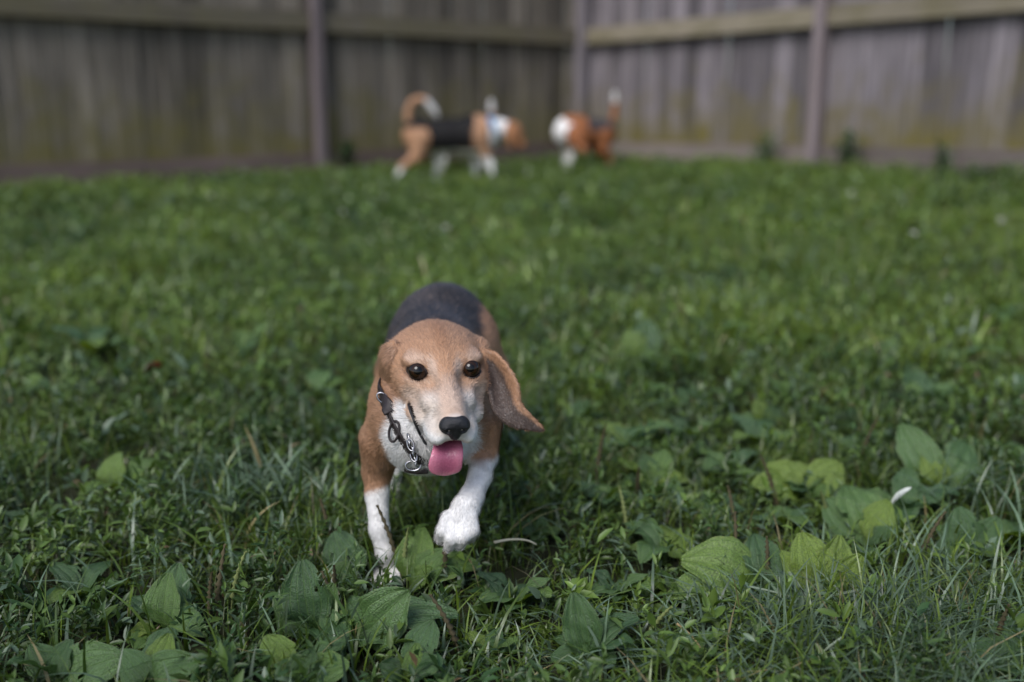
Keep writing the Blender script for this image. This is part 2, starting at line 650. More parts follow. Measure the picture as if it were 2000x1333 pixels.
# ------------------------------------------------------------------ signed-distance modelling (dogs)
class Field:
    def __init__(self, lo, hi, h):
        self.lo = np.array(lo, float)
        self.h = h
        self.n = np.ceil((np.array(hi) - self.lo) / h).astype(int) + 1
        self.f = np.full(self.n, 0.08, np.float32)
        self.id = np.zeros(self.n, np.uint8)

    def window(self, a, b):
        i0 = np.clip(np.floor((np.minimum(a, b) - self.lo) / self.h).astype(int), 0, self.n - 1)
        i1 = np.clip(np.ceil((np.maximum(a, b) - self.lo) / self.h).astype(int) + 1, 1, self.n)
        sl = tuple(slice(i0[k], i1[k]) for k in range(3))
        ax = [self.lo[k] + self.h * np.arange(i0[k], i1[k]) for k in range(3)]
        X, Y, Z = np.meshgrid(*ax, indexing='ij', sparse=True)
        return sl, X.astype(np.float32), Y.astype(np.float32), Z.astype(np.float32)

    def merge(self, sl, d, k, pid):
        f = self.f[sl]
        self.id[sl] = np.where(d < f, pid, self.id[sl])
        if k > 0:
            hh = np.maximum(k - np.abs(f - d), 0) / k
            self.f[sl] = np.minimum(f, d) - hh * hh * k * 0.25
        else:
            self.f[sl] = np.minimum(f, d)

    def carve(self, sl, d, k):
        f = self.f[sl]
        nd = -d
        hh = np.maximum(k - np.abs(f - nd), 0) / k if k > 0 else 0
        self.f[sl] = np.maximum(f, nd) + hh * hh * k * 0.25

    def cone(self, a, b, ra, rb, k=0.01, pid=1, sub=False):
        a, b = np.asarray(a, float), np.asarray(b, float)
        r = max(ra, rb) + 2 * k + 4 * self.h
        sl, X, Y, Z = self.window(np.minimum(a, b) - r, np.maximum(a, b) + r)
        ab = b - a
        L2 = float(ab @ ab) + 1e-12
        t = np.clip(((X - a[0]) * ab[0] + (Y - a[1]) * ab[1] + (Z - a[2]) * ab[2]) / L2, 0, 1)
        d = np.sqrt((X - a[0] - t * ab[0]) ** 2 + (Y - a[1] - t * ab[1]) ** 2 + (Z - a[2] - t * ab[2]) ** 2) - (ra + (rb - ra) * t)
        (self.carve(sl, d, k) if sub else self.merge(sl, d, k, pid))

    def ell(self, c, rad, R=None, k=0.01, pid=1, sub=False):
        c, rad = np.asarray(c, float), np.asarray(rad, float)
        R = np.eye(3) if R is None else np.asarray(R, float)      # rows are the axes
        r = float(rad.max()) + 2 * k + 4 * self.h
        sl, X, Y, Z = self.window(c - r, c + r)
        dx, dy, dz = X - c[0], Y - c[1], Z - c[2]
        q = [R[i, 0] * dx + R[i, 1] * dy + R[i, 2] * dz for i in range(3)]
        k0 = np.sqrt(sum((q[i] / rad[i]) ** 2 for i in range(3)))
        k1 = np.sqrt(sum((q[i] / rad[i] ** 2) ** 2 for i in range(3))) + 1e-9
        d = k0 * (k0 - 1) / k1
        d = np.where(k0 < 1e-3, -rad.min(), d).astype(np.float32)
        (self.carve(sl, d, k) if sub else self.merge(sl, d, k, pid))

    def chain(self, pts, radii, k=0.01, pid=1):
        for i in range(len(pts) - 1):
            self.cone(pts[i], pts[i + 1], radii[i], radii[i + 1], k, pid)

    def sheet(self, pts, rad, k=0.004, pid=1):
        """a thin skin through a cloud of points"""
        R = rad + k + 3 * self.h
        lo, hi = pts.min(0) - R, pts.max(0) + R
        sl, X, Y, Z = self.window(lo, hi)
        shp = np.broadcast(X, Y, Z).shape
        d = np.full(shp, 0.05, np.float32)
        o = np.array([X.flat[0], Y.flat[0], Z.flat[0]])
        w = int(math.ceil(R / self.h))
        for p in pts:
            i = np.round((p - o) / self.h).astype(int)
            a = np.clip(i - w, 0, shp)
            b = np.clip(i + w + 1, 0, shp)
            s = tuple(slice(a[m], b[m]) for m in range(3))
            dd = np.sqrt((X[s[0]] - p[0]) ** 2 + (Y[:, s[1]] - p[1]) ** 2 + (Z[:, :, s[2]] - p[2]) ** 2) - rad
            d[s] = np.minimum(d[s], dd)
        self.merge(sl, d, k, pid)

    def mesh(self, smooth_it=2):
        f = self.f
        s = f < 0
        n0, n1, n2 = f.shape
        cnt = np.zeros((n0 - 1, n1 - 1, n2 - 1), np.uint8)
        corners = [(i, j, k) for i in (0, 1) for j in (0, 1) for k in (0, 1)]
        for (i, j, k) in corners:
            cnt += s[i:n0 - 1 + i, j:n1 - 1 + j, k:n2 - 1 + k]
        act = np.argwhere((cnt > 0) & (cnt < 8))
        idx = np.full(cnt.shape, -1, np.int32)
        idx[act[:, 0], act[:, 1], act[:, 2]] = np.arange(len(act))
        vals = np.stack([f[act[:, 0] + c[0], act[:, 1] + c[1], act[:, 2] + c[2]] for c in corners], 1)
        acc = np.zeros((len(act), 3))
        num = np.zeros(len(act))
        for a in range(8):
            for b in range(a + 1, 8):
                ca, cb = np.array(corners[a]), np.array(corners[b])
                if np.abs(ca - cb).sum() != 1:
                    continue
                m = (vals[:, a] < 0) != (vals[:, b] < 0)
                t = vals[m, a] / (vals[m, a] - vals[m, b])
                acc[m] += ca + t[:, None] * (cb - ca)
                num[m] += 1
        v = self.lo + self.h * (act + acc / num[:, None])
        ids = self.id[act[:, 0], act[:, 1], act[:, 2]]
        quads = []
        for ax in range(3):
            b, c = (ax + 1) % 3, (ax + 2) % 3
            sl0 = [slice(1, -1)] * 3
            sl0[ax] = slice(0, -1)
            sl1 = list(sl0)
            sl1[ax] = slice(1, None)
            A, B = s[tuple(sl0)], s[tuple(sl1)]
            e = np.argwhere(A != B)
            inside_first = A[e[:, 0], e[:, 1], e[:, 2]]
            off = np.array([1, 1, 1])
            off[ax] = 0
            e = e + off
            q = []
            for (db, dc) in ((-1, -1), (0, -1), (0, 0), (-1, 0)):
                cc = e.copy()
                cc[:, b] += db
                cc[:, c] += dc
                ok = np.all(cc < np.array(cnt.shape), 1)
                q.append(np.where(ok, idx[tuple(np.minimum(cc, np.array(cnt.shape) - 1).T)], -1))
            q = np.stack(q, 1)
            q = np.where(inside_first[:, None], q, q[:, ::-1])
            quads.append(q[(q >= 0).all(1)])
        quads = np.concatenate(quads)
        for _ in range(smooth_it):
            sm = np.zeros_like(v)
            ct = np.zeros(len(v))
            for a in range(4):
                i, j = quads[:, a], quads[:, (a + 1) % 4]
                for c in range(3):
                    sm[:, c] += np.bincount(i, v[j, c], len(v)) + np.bincount(j, v[i, c], len(v))
                ct += np.bincount(i, minlength=len(v)) + np.bincount(j, minlength=len(v))
            v = v * 0.4 + 0.6 * sm / np.maximum(ct, 1)[:, None]
        return v, quads, ids


def vert_normals(v, q):
    n = np.cross(v[q[:, 2]] - v[q[:, 0]], v[q[:, 3]] - v[q[:, 1]])
    out = np.zeros_like(v)
    for a in range(4):
        for c in range(3):
            out[:, c] += np.bincount(q[:, a], n[:, c], len(v))
    return unit(out)


def make_fur(name, v, q, nrm, col, flow, length, count, mat, parent, seed=1, width=0.00045, lift=0.28):
    """short coat: one thin flat-lying triangle for each hair"""
    r = np.random.default_rng(seed)
    tri = np.concatenate([q[:, [0, 1, 2]], q[:, [0, 2, 3]]])
    ar = np.linalg.norm(np.cross(v[tri[:, 1]] - v[tri[:, 0]], v[tri[:, 2]] - v[tri[:, 0]]), axis=1)
    w = ar * (length[tri[:, 0]] > 0.0005)
    t = r.choice(len(tri), count, p=w / w.sum())
    b = r.random((count, 2))
    b = np.where(b.sum(1, keepdims=True) > 1, 1 - b, b)
    w0 = 1 - b.sum(1)
    T = tri[t]

    def lerp(a):
        return a[T[:, 0]] * w0[:, None] + a[T[:, 1]] * b[:, :1] + a[T[:, 2]] * b[:, 1:]
    p, n, c, d = lerp(v), unit(lerp(nrm)), lerp(col), lerp(flow)
    L = lerp(length[:, None])[:, 0] * r.uniform(0.6, 1.25, count)
    d = d + r.normal(0, 0.22, (count, 3))
    d = unit(d - (d * n).sum(1, keepdims=True) * n)
    side = np.cross(d, n)
    tipdir = unit(d + n * (lift * r.uniform(0.4, 1.5, count))[:, None])
    wd = (width * r.uniform(0.7, 1.4, count))[:, None]
    base = p - n * 0.0004
    V = np.empty((count, 3, 3))
    V[:, 0] = base - side * wd
    V[:, 1] = base + side * wd
    V[:, 2] = base + tipdir * L[:, None]
    c = c * (1 + r.uniform(-1, 1, (count, 1)) * np.where(c.mean(1, keepdims=True) > 0.45, 0.10, 0.24))
    stray = (r.random((count, 1)) < 0.10) & (c.mean(1, keepdims=True) < 0.08)
    c = np.where(stray, np.array([0.17, 0.13, 0.11]), c)
    C = np.repeat(np.clip(c, 0, 0.9)[:, None], 3, 1).reshape(-1, 3)
    me = np_mesh(name, V.reshape(-1, 3), tris=np.arange(count * 3).reshape(-1, 3), col=C)
    nn = unit(n + r.normal(0, 0.18, n.shape))
    me.normals_split_custom_set_from_vertices(np.repeat(nn, 3, 0).tolist())
    o = mobj(name, me, mat, parent)
    return o


def smoothstep(a, b, x):
    t = np.clip((x - a) / (b - a), 0, 1)
    return t * t * (3 - 2 * t)


def mixc(a, b, t):
    return a + (np.asarray(b) - a) * np.asarray(t)[:, None]


TAN = np.array([0.375, 0.208, 0.120])
TAN_D = np.array([0.26, 0.120, 0.056])
WHITE = np.array([0.78, 0.76, 0.74])
BLACK = np.array([0.034, 0.030, 0.031])
GREYF = np.array([0.52, 0.43, 0.36])

M_COAT = attr_mat("dog_skin", rough=0.75, spec=0.25, noise=0.18, nscale=160, bump=0.35)
M_FUR = attr_mat("dog_fur", rough=0.45, spec=0.5)
M_COAT_FAR = attr_mat("dog_coat", rough=0.75, spec=0.25, noise=0.2, nscale=90, bump=0.3)
M_EYE = attr_mat("eye", rough=0.03, spec=0.4)
M_NOSE = plain_mat("nose_leather", (0.010, 0.010, 0.012), 0.38, 0.5, bump=0.6, scale=900)
M_LID = plain_mat("eyelid_skin", (0.030, 0.020, 0.017), 0.5, 0.4)
M_MOUTH = plain_mat("mouth_skin", (0.12, 0.03, 0.03), 0.4, 0.5)
M_TONGUE = attr_mat("tongue", rough=0.26, spec=0.5, noise=0.12, nscale=500, bump=0.4)
M_LEATHER = plain_mat("collar_leather", (0.020, 0.014, 0.014), 0.55, 0.4, bump=0.3, scale=300)
M_METAL = plain_mat("steel", (0.36, 0.36, 0.38), 0.25, 0.5, metal=1.0)
M_BLUE = plain_mat("blue_cloth", (0.05, 0.22, 0.42), 0.7, 0.3)
M_RED = plain_mat("red_cloth", (0.40, 0.045, 0.05), 0.7, 0.3)


def loft(name, path, wdir, halfw, halft, nseg=16, closed=False):
    """sweep a flattened ellipse along a path; wdir is the width direction at each point"""
    path = np.asarray(path, float)
    n = len(path)
    tang = np.gradient(path, axis=0)
    if closed:
        tang = np.roll(path, -1, 0) - np.roll(path, 1, 0)
    tang = unit(tang)
    wd = np.asarray(wdir, float)
    if wd.ndim == 1:
        wd = np.repeat(wd[None], n, 0)
    wd = unit(wd - (wd * tang).sum(1, keepdims=True) * tang)
    td = np.cross(tang, wd)
    halfw = np.broadcast_to(np.asarray(halfw, float), (n,))
    halft = np.broadcast_to(np.asarray(halft, float), (n,))
    a = np.linspace(0, 2 * math.pi, nseg, endpoint=False)
    ca = np.sign(np.cos(a)) * np.abs(np.cos(a)) ** 0.8
    sa = np.sign(np.sin(a)) * np.abs(np.sin(a)) ** 0.8
    V = path[:, None] + wd[:, None] * (halfw[:, None] * ca)[..., None] + td[:, None] * (halft[:, None] * sa)[..., None]
    q = []
    m = n if closed else n - 1
    for i in range(m):
        i2 = (i + 1) % n
        for j in range(nseg):
            j2 = (j + 1) % nseg
            q.append((i * nseg + j, i * nseg + j2, i2 * nseg + j2, i2 * nseg + j))
    V = V.reshape(-1, 3)
    tris = []
    if not closed:
        V = np.concatenate([V, path[:1], path[-1:]])
        c0, c1 = len(V) - 2, len(V) - 1
        for j in range(nseg):
            j2 = (j + 1) % nseg
            tris.append((c0, j2, j))
            tris.append((c1, (n - 1) * nseg + j, (n - 1) * nseg + j2))
    return V, tris, q


def spline(pts, n, closed=False):
    """Catmull-Rom through pts"""
    pts = np.asarray(pts, float)
    m = len(pts)
    out = []
    segs = m if closed else m - 1
    for t in np.linspace(0, segs, n, endpoint=not closed):
        i = min(int(t), segs - 1)
        u = t - i
        if closed:
            p0, p1, p2, p3 = pts[(i - 1) % m], pts[i % m], pts[(i + 1) % m], pts[(i + 2) % m]
        else:
            p0, p1, p2, p3 = pts[max(i - 1, 0)], pts[i], pts[i + 1], pts[min(i + 2, m - 1)]
        out.append(0.5 * ((2 * p1) + (-p0 + p2) * u + (2 * p0 - 5 * p1 + 4 * p2 - p3) * u * u + (-p0 + 3 * p1 - 3 * p2 + p3) * u ** 3))
    return np.array(out)


def part_at(name, me, mat, root, parent=None):
    """mesh given in world space, made a child of root (or of a part whose origin is root's)"""
    o = mobj(name, me, mat, parent or root)
    if parent is None:
        me.transform(Matrix.Translation(-root.location))
    else:
        me.transform(Matrix.Translation(-root.location))
    return o


# ------------------------------------------------------------------ the trotting beagle in front
def build_main_dog():
    foot = G(762, 1132)
    root = empty("beagle_dog", (float(P(835, 800, 1.2)[0]), float(P(835, 800, 1.2)[1]), 0.0))
    root.location.z = float(ground(root.location.x, root.location.y))
    tag(root, "tan, white and black beagle trotting toward the camera with its tongue out", "dog", "beagles in the yard")

    # head frame
    yaw, pit, roll = math.radians(11.5), math.radians(-8.5), math.radians(0)
    Fh = np.array([math.sin(yaw) * math.cos(pit), -math.cos(yaw) * math.cos(pit), math.sin(pit)])
    Rh = np.array([math.cos(yaw), math.sin(yaw), 0.0])
    Uh = unit(np.cross(Fh, Rh))
    if Uh[2] < 0:
        Uh = -Uh
    Rh = math.cos(roll) * Rh + math.sin(roll) * Uh
    Uh = unit(Uh - (Uh @ Rh) * Rh)
    AX = np.stack([Rh, Fh, Uh])
    O = P(870, 729, 1.085) - 0.03 * Fh

    def H(x, y, z):
        return O + x * Rh + y * Fh + z * Uh

    def loc(p):
        d = p - O
        return d @ AX.T

    S = Field((-0.235, 0.88, -0.02), (0.085, 1.66, 0.345), 0.0021)
    # torso
    chest, mid, rump = P(833, 800, 1.19), P(848, 716, 1.32), P(864, 660, 1.45)
    S.ell(chest, (0.059, 0.098, 0.070), k=0.012, pid=3)
    S.ell(P(837, 838, 1.155), (0.053, 0.050, 0.047), k=0.014, pid=3)      # breast
    S.cone(chest, mid, 0.065, 0.063, 0.014, 3)
    S.cone(mid, rump, 0.063, 0.066, 0.014, 3)
    S.ell(rump, (0.071, 0.072, 0.076), k=0.014, pid=3)
    S.ell(P(866, 640, 1.50), (0.062, 0.055, 0.066), k=0.014, pid=3)
    # shoulders
    S.ell(P(756, 826, 1.205), (0.014, 0.048, 0.052), k=0.012, pid=3)
    S.ell(P(928, 800, 1.19), (0.020, 0.055, 0.055), k=0.016, pid=3)
    # neck
    S.cone(H(0.0, -0.066, -0.020), P(838, 795, 1.20), 0.041, 0.052, 0.014, 2)
    # haunches
    S.ell(P(788, 712, 1.43), (0.024, 0.062, 0.056), k=0.02, pid=3)
    S.ell(P(943, 705, 1.43), (0.024, 0.062, 0.058), k=0.02, pid=3)
    # near-side front leg (standing)
    gl = foot
    sh, el = P(745, 858, 1.195), P(737, 920, 1.215)
    wr = P(741, 1035, 1.205)
    S.chain([sh, el], [0.027, 0.0180], 0.014, 4)
    S.chain([el, P(736, 965, 1.213), wr, P(752, 1080, 1.205), gl + np.array([0, 0.0, 0.012])],
            [0.0180, 0.0135, 0.0112, 0.0104, 0.0112], 0.006, 4)
    for dx in (-0.013, -0.0045, 0.0045, 0.013):
        S.cone(gl + np.array([dx * 0.7, 0.0, 0.014]), gl + np.array([dx, -0.026 + abs(dx) * 0.5, 0.008]), 0.0078, 0.0068, 0.003, 4)
    # raised front leg
    sh2, el2 = P(934, 838, 1.17), P(943, 892, 1.165)
    wr2, pw = P(921, 972, 1.105), P(901, 1008, 1.082)
    S.chain([sh2, el2], [0.029, 0.0175], 0.014, 5)
    S.chain([el2, P(938, 930, 1.135), wr2, P(910, 992, 1.09), pw], [0.0165, 0.0130, 0.0132, 0.0150, 0.0150], 0.006, 5)
    for k, (a, b, c) in enumerate([((918, 1010), (922, 1036), (917, 1050)), ((905, 1016), (905, 1048), (898, 1064)), ((889, 1018), (884, 1050), (876, 1068)), ((876, 1012), (866, 1036), (859, 1052))]):
        zz = 1.068 + 0.004 * abs(k - 1.5)
        S.cone(P(a[0], a[1], zz + 0.004), P(b[0], b[1], zz - 0.005), 0.0088, 0.0080, 0.0022, 5)
        S.cone(P(b[0], b[1], zz - 0.005), P(c[0], c[1], zz + 0.004), 0.0080, 0.0058, 0.0018, 5)
    # hind legs
    def hind(hip, knee, hock, ft, pid):
        S.chain([hip, knee], [0.045, 0.029], 0.014, pid)
        S.chain([knee, hock, ft], [0.025, 0.0130, 0.0120], 0.008, pid)
        for dx in (-0.011, 0, 0.011):
            S.cone(ft + np.array([dx * 0.7, 0, 0.002]), ft + np.array([dx, -0.028, -0.002]), 0.008, 0.0065, 0.004, pid)
    FOOT.append((foot[0] - 0.004, foot[1] - 0.035, 0.030, 0.03))
    f1, f2 = G(757, 1012), G(940, 962)
    hind(P(795, 730, 1.44), P(776, 815, 1.41), f1 + np.array([0.0, 0.055, 0.075]), f1 + np.array([0, 0, 0.011]), 6)
    hind(P(935, 735, 1.44), P(940, 820, 1.44), f2 + np.array([0.0, 0.05, 0.07]), f2 + np.array([0, 0, 0.011]), 6)
    # tail, carried low behind the rump
    t0 = P(868, 625, 1.52)
    tail = spline([t0, t0 + np.array([0.01, 0.06, -0.02]), t0 + np.array([0.02, 0.09, -0.09]), t0 + np.array([0.025, 0.10, -0.16])], 10)
    S.chain(list(tail), list(np.linspace(0.018, 0.008, 10)), 0.01, 7)

    # ---- head
    k = 0.009
    S.ell(H(-0.001, -0.040, -0.011), (0.0560, 0.056, 0.037), AX, k, 1)                 # cranium
    S.ell(H(0, -0.010, 0.000), (0.0455, 0.042, 0.0255), AX, k, 1)                 # forehead
    S.ell(H(0, -0.022, -0.022), (0.051, 0.046, 0.031), AX, k, 1)                 # jaw block
    for s in (-1, 1):
        S.ell(H(s * 0.034, -0.002, -0.020), (0.0165, 0.038, 0.021), AX, 0.010, 1)   # cheek
        S.ell(H(s * 0.030, 0.011, 0.0090), (0.0130, 0.011, 0.0060), AX, 0.010, 1)   # brow
        S.ell(H(s * 0.019, 0.036, -0.023), (0.0135, 0.032, 0.0155), AX, 0.010, 1)    # under the eye
        S.ell(H(s * 0.0165, 0.071, -0.0455), (0.0115, 0.029, 0.0145), AX, 0.007, 1)  # lips
        S.ell(H(s * 0.0305, 0.026, -0.0420), (0.0110, 0.032, 0.0155), AX, 0.010, 1)   # back lips
        S.ell(H(s * 0.052, -0.038, -0.004), (0.009, 0.018, 0.012), AX, 0.010, 1)     # ear roots
    S.cone(H(0, 0.022, -0.018), H(0, 0.090, -0.034), 0.0225, 0.0155, 0.010, 1)   # muzzle
    S.cone(H(0, 0.012, -0.002), H(0, 0.098, -0.026), 0.0145, 0.0110, 0.010, 1)    # bridge
    for s in (-1, 1):      # hollows beside the bridge and behind the whisker pads
        S.ell(H(s * 0.0200, 0.047, -0.004), (0.0075, 0.016, 0.0085), AX, 0.010, 1, sub=True)
        S.ell(H(s * 0.0420, 0.048, -0.020), (0.0090, 0.018, 0.0120), AX, 0.012, 1, sub=True)
    # lower jaw, hanging open
    S.cone(H(0, -0.012, -0.044), H(0, 0.030, -0.066), 0.0255, 0.0180, 0.010, 1)
    S.cone(H(0, 0.025, -0.068), H(0, 0.068, -0.080), 0.0170, 0.0110, 0.007, 1)
    # the mouth opening
    axm = np.stack([Rh, unit(Fh - 0.20 * Uh), unit(Uh + 0.20 * Fh)])
    S.ell(H(0, 0.068, -0.0620), (0.034, 0.052, 0.0062), axm, 0.003, 1, sub=True)
    # the furrow in the forehead
    S.cone(H(0, 0.0, 0.038), H(0, 0.040, 0.014), 0.0012, 0.0012, 0.010, 1, sub=True)
    EYES = {}
    for s in (-1, 1):
        c = H(s * 0.0290, 0.0215, 0.0)
        EYES[s] = c
        S.ell(c + 0.007 * Fh + s * 0.0020 * Rh, (0.0082, 0.0110, 0.0064), AX, 0.0020, 1, sub=True)

    def surf(px, py, za=0.93, zb=1.35):
        zs = np.arange(za, zb, 0.0007)
        u, w = (px - 1000.0) / FPX, (py - 666.5) / FPX
        pts = CAM + zs[:, None] * (np.array([u, 0, 0]) + FWD - w * UPV)
        ix = np.clip(np.round((pts - S.lo) / S.h).astype(int), 0, S.n - 1)
        hit = np.where(S.f[ix[:, 0], ix[:, 1], ix[:, 2]] < 0)[0]
        return pts[hit[0]] if len(hit) else None
    lip = [surf(x, y) for x, y in ((799, 792), (803, 806), (810, 824), (818, 843), (826, 858), (833, 869))]
    lip = [p_ for p_ in lip if p_ is not None]
    for a, b in zip(lip[:-1], lip[1:]):
        S.cone(a - FWD * 0.0005, b - FWD * 0.0005, 0.0026, 0.0026, 0.003, 1, sub=True)
    # ---- ears
    def ear(e1, e2, z1, z2, bow, n=34, m=18):
        a = np.array([P(x, y, z) for (x, y), z in zip(e1, z1)])
        b = np.array([P(x, y, z) for (x, y), z in zip(e2, z2)])
        a, b = spline(a, n), spline(b, n)
        pts, fr = [], []
        for i in range(n):
            for j in range(m):
                t = j / (m - 1)
                p = a[i] * (1 - t) + b[i] * t
                p = p + bow * math.sin(math.pi * t) * math.sin(math.pi * min(1, (i / n) * 1.6)) * FWD
                pts.append(p)
                fr.append(t)
        return np.array(pts), np.array(fr)
    earR, frR = ear([(938, 684), (966, 690), (992, 717), (1010, 752), (1016, 788), (1034, 810), (1059, 837)],
                    [(944, 735), (954, 752), (957, 778), (967, 806), (990, 826), (1020, 836), (1058, 840)],
                    [1.135, 1.128, 1.118, 1.112, 1.112, 1.113, 1.118], [1.125, 1.120, 1.115, 1.112, 1.112, 1.112, 1.118], 0.012)
    S.sheet(earR, 0.0027, 0.005, 8)
    earL, frL = ear([(768, 668), (752, 680), (745, 705), (745, 740), (752, 775), (762, 798)],
                    [(782, 705), (772, 722), (764, 740), (762, 762), (764, 785), (766, 800)],
                    [1.125, 1.135, 1.155, 1.175, 1.19, 1.20], [1.115, 1.12, 1.135, 1.16, 1.18, 1.2], -0.004)
    S.sheet(earL, 0.0027, 0.006, 9)

    v, q, ids = S.mesh(2)
    nrm = vert_normals(v, q)
    L = loc(v)
    lx, ly, lz = L[:, 0], L[:, 1], L[:, 2]
    nz1 = vnoise3(v, 0.012, 5)
    nz2 = vnoise3(v, 0.030, 9)
    col = np.repeat(TAN[None], len(v), 0)
    col = mixc(col, TAN_D, smoothstep(0.5, 0.75, nz2) * 0.35)

    # body
    body = (ids == 3) | (ids == 7) | (ids == 6) | (ids == 2)
    ax = unit(rump - chest)
    s_ax = (v - chest) @ ax
    mid_line = chest + s_ax[:, None] * ax
    side_x = (v - mid_line)[:, 0]
    up_c = (v - mid_line)[:, 2]
    sad = np.maximum(smoothstep(0.016, 0.030, up_c + 0.04 * (nz2 - 0.5) + 0.02 * (nz1 - 0.5)) * smoothstep(0.066, 0.048, side_x + 0.02 * (nz2 - 0.5) + 0.01 * (nz1 - 0.5)), smoothstep(-0.030, -0.010, up_c + 0.03 * (nz2 - 0.5)) * (side_x < 0)) * smoothstep(0.030, 0.060, s_ax + 0.05 * (nz2 - 0.5)) * (1 - smoothstep(0.33, 0.36, s_ax))
    blk = BLACK * (1 + 1.6 * (nz2[:, None] - 0.45)) * (1 + 0.9 * (nz1[:, None] - 0.45))
    col = np.where(body[:, None], col + (blk - col) * sad[:, None], col)
    # white breast, throat and belly
    fy = (P(835, 850, 1.1)[1] - v[:, 1])
    wlim = np.abs(v[:, 0] - P(838, 850, 1.12)[0] - 0.002) + 0.02 * (nz2 - 0.5) + 0.45 * np.maximum(0, v[:, 2] - 0.205)
    wch = smoothstep(0.056, 0.045, wlim) * smoothstep(0.262, 0.250, v[:, 2] + 0.01 * (nz1 - .5))
    wch = np.maximum(wch * (s_ax < 0.02), smoothstep(0.150, 0.135, v[:, 2]) * (ids == 3) * 1.0)
    col = np.where(((ids == 3) | (ids == 2))[:, None], mixc(col, WHITE, wch), col)
    # legs
    wl4 = smoothstep(0.117, 0.108, v[:, 2] - 0.35 * (v[:, 0] - el[0]) + 0.006 * (nz1 - 0.5))
    col = np.where((ids == 4)[:, None], mixc(col, WHITE, wl4), col)
    wl5 = smoothstep(0.172, 0.164, v[:, 2] + 0.006 * (nz1 - 0.5))
    col = np.where((ids == 5)[:, None], mixc(col, WHITE, wl5), col)
    wl6 = smoothstep(0.135, 0.115, v[:, 2])
    col = np.where((ids == 6)[:, None], mixc(col, WHITE, wl6), col)
    # grubby toes
    col = np.where((((ids == 4) | (ids == 5)) & (nz1 > 0.5))[:, None], col * 0.93, col)

    # head
    hd = (ids == 1) | (ids == 2)
    hc = np.repeat((TAN * np.array([1.14, 1.16, 1.18]))[None], len(v), 0)
    hc = mixc(hc, TAN_D, smoothstep(0.012, 0.0, np.abs(lx)) * smoothstep(0.03, 0.0, ly) * 0.5)
    hc = mixc(hc, TAN * 1.12, smoothstep(0.45, 0.7, nz2) * 0.6)
    # pale muzzle with a tan bridge
    mz = smoothstep(0.032, 0.070, ly - 0.35 * (np.abs(lx) - 0.012) * 0 + 0.012 * (nz1 - 0.5))
    side = smoothstep(0.008, 0.020, np.abs(lx))
    hc = mixc(hc, np.array([0.66, 0.59, 0.53]), mz * (0.40 + 0.60 * side))
    hc = mixc(hc, np.array([0.62, 0.54, 0.47]), smoothstep(0.010, 0.060, ly + 0.015 * (nz1 - 0.5)) * smoothstep(-0.002, -0.040, lz + 0.015 * (nz2 - 0.5)) * smoothstep(0.004, 0.024, np.abs(lx)) * 0.75)
    hc = mixc(hc, np.array([0.40, 0.27, 0.20]), smoothstep(0.088, 0.098, ly) * smoothstep(0.012, 0.004, np.abs(lx)) * 0.6)
    hc = mixc(hc, np.array([0.50, 0.37, 0.28]), smoothstep(0.48, 0.62, nz1) * smoothstep(-0.005, 0.03, ly) * smoothstep(0.004, -0.012, lz) * 0.35)
    # white lips, chin, throat and cheek underside
    wl = smoothstep(-0.034, -0.046, lz + 0.010 * (nz2 - 0.5)) * smoothstep(0.05, 0.075, ly)
    hc = mixc(hc, WHITE, wl)
    hc = mixc(hc, WHITE, smoothstep(-0.044, -0.053, lz + 0.012 * (nz2 - 0.5)))
    hc = mixc(hc, WHITE, smoothstep(-0.030, -0.040, lz + 0.010 * (nz2 - 0.5)) * smoothstep(0.030, 0.018, ly))
    hc = mixc(hc, WHITE * 0.95, smoothstep(0.098, 0.104, ly) * 0.4)
    # grizzled brows and inner eye corners
    for s in (-1, 1):
        d = np.sqrt(((lx - s * 0.032) / 0.014) ** 2 + ((lz - 0.0135 + 0.25 * np.maximum(0, np.abs(lx) - 0.034)) / 0.0050) ** 2)
        hc = mixc(hc, np.array([0.60, 0.48, 0.40]), smoothstep(1.3, 0.2, d + 0.8 * (nz1 - 0.5)) * (ly > 0) * 0.42)
        d = np.sqrt(((lx - s * 0.0135) / 0.0065) ** 2 + ((lz - 0.004) / 0.012) ** 2)
        hc = mixc(hc, np.array([0.60, 0.48, 0.40]), smoothstep(1.2, 0.4, d + 0.4 * (nz1 - 0.5)) * (ly > 0) * 0.6)
        d = np.sqrt(((lx - s * 0.036) / 0.012) ** 2 + ((lz + 0.022) / 0.010) ** 2)
        hc = mixc(hc, np.array([0.54, 0.44, 0.37]), smoothstep(1.2, 0.3, d + 0.5 * (nz1 - 0.5)) * (ly > -0.01) * 0.55)
        # dark rims round the eyes
        e = loc(EYES[s][None])[0]
        d = np.sqrt(((lx - e[0] - s * 0.0015) / 0.0108) ** 2 + ((lz - e[2]) / 0.0082) ** 2)
        hc = mixc(hc, np.array([0.020, 0.014, 0.012]), smoothstep(1.18, 0.98, d) * (ly > 0))
        hc = mixc(hc, np.array([0.16, 0.085, 0.05]), smoothstep(1.55, 1.1, d) * (ly > 0) * 0.5 * (d > 1.0))
    # lip line and mouth lining
    lp = spline(np.array(lip), 60)
    mh = np.where((ids == 1) & (ly > 0.0))[0]
    dl = np.full(len(v), 1.0)
    for c0 in range(0, len(mh), 4000):
        dl[mh[c0:c0 + 4000]] = np.sqrt(((v[mh[c0:c0 + 4000], None] - lp[None]) ** 2).sum(-1)).min(1)
    dm = (v - H(0, 0.068, -0.0615)) @ axm.T
    mo = np.sqrt((dm[:, 0] / 0.034) ** 2 + (dm[:, 1] / 0.048) ** 2 + (dm[:, 2] / 0.0058) ** 2)
    hc = mixc(hc, np.array([0.022, 0.014, 0.014]), smoothstep(1.22, 1.02, mo))
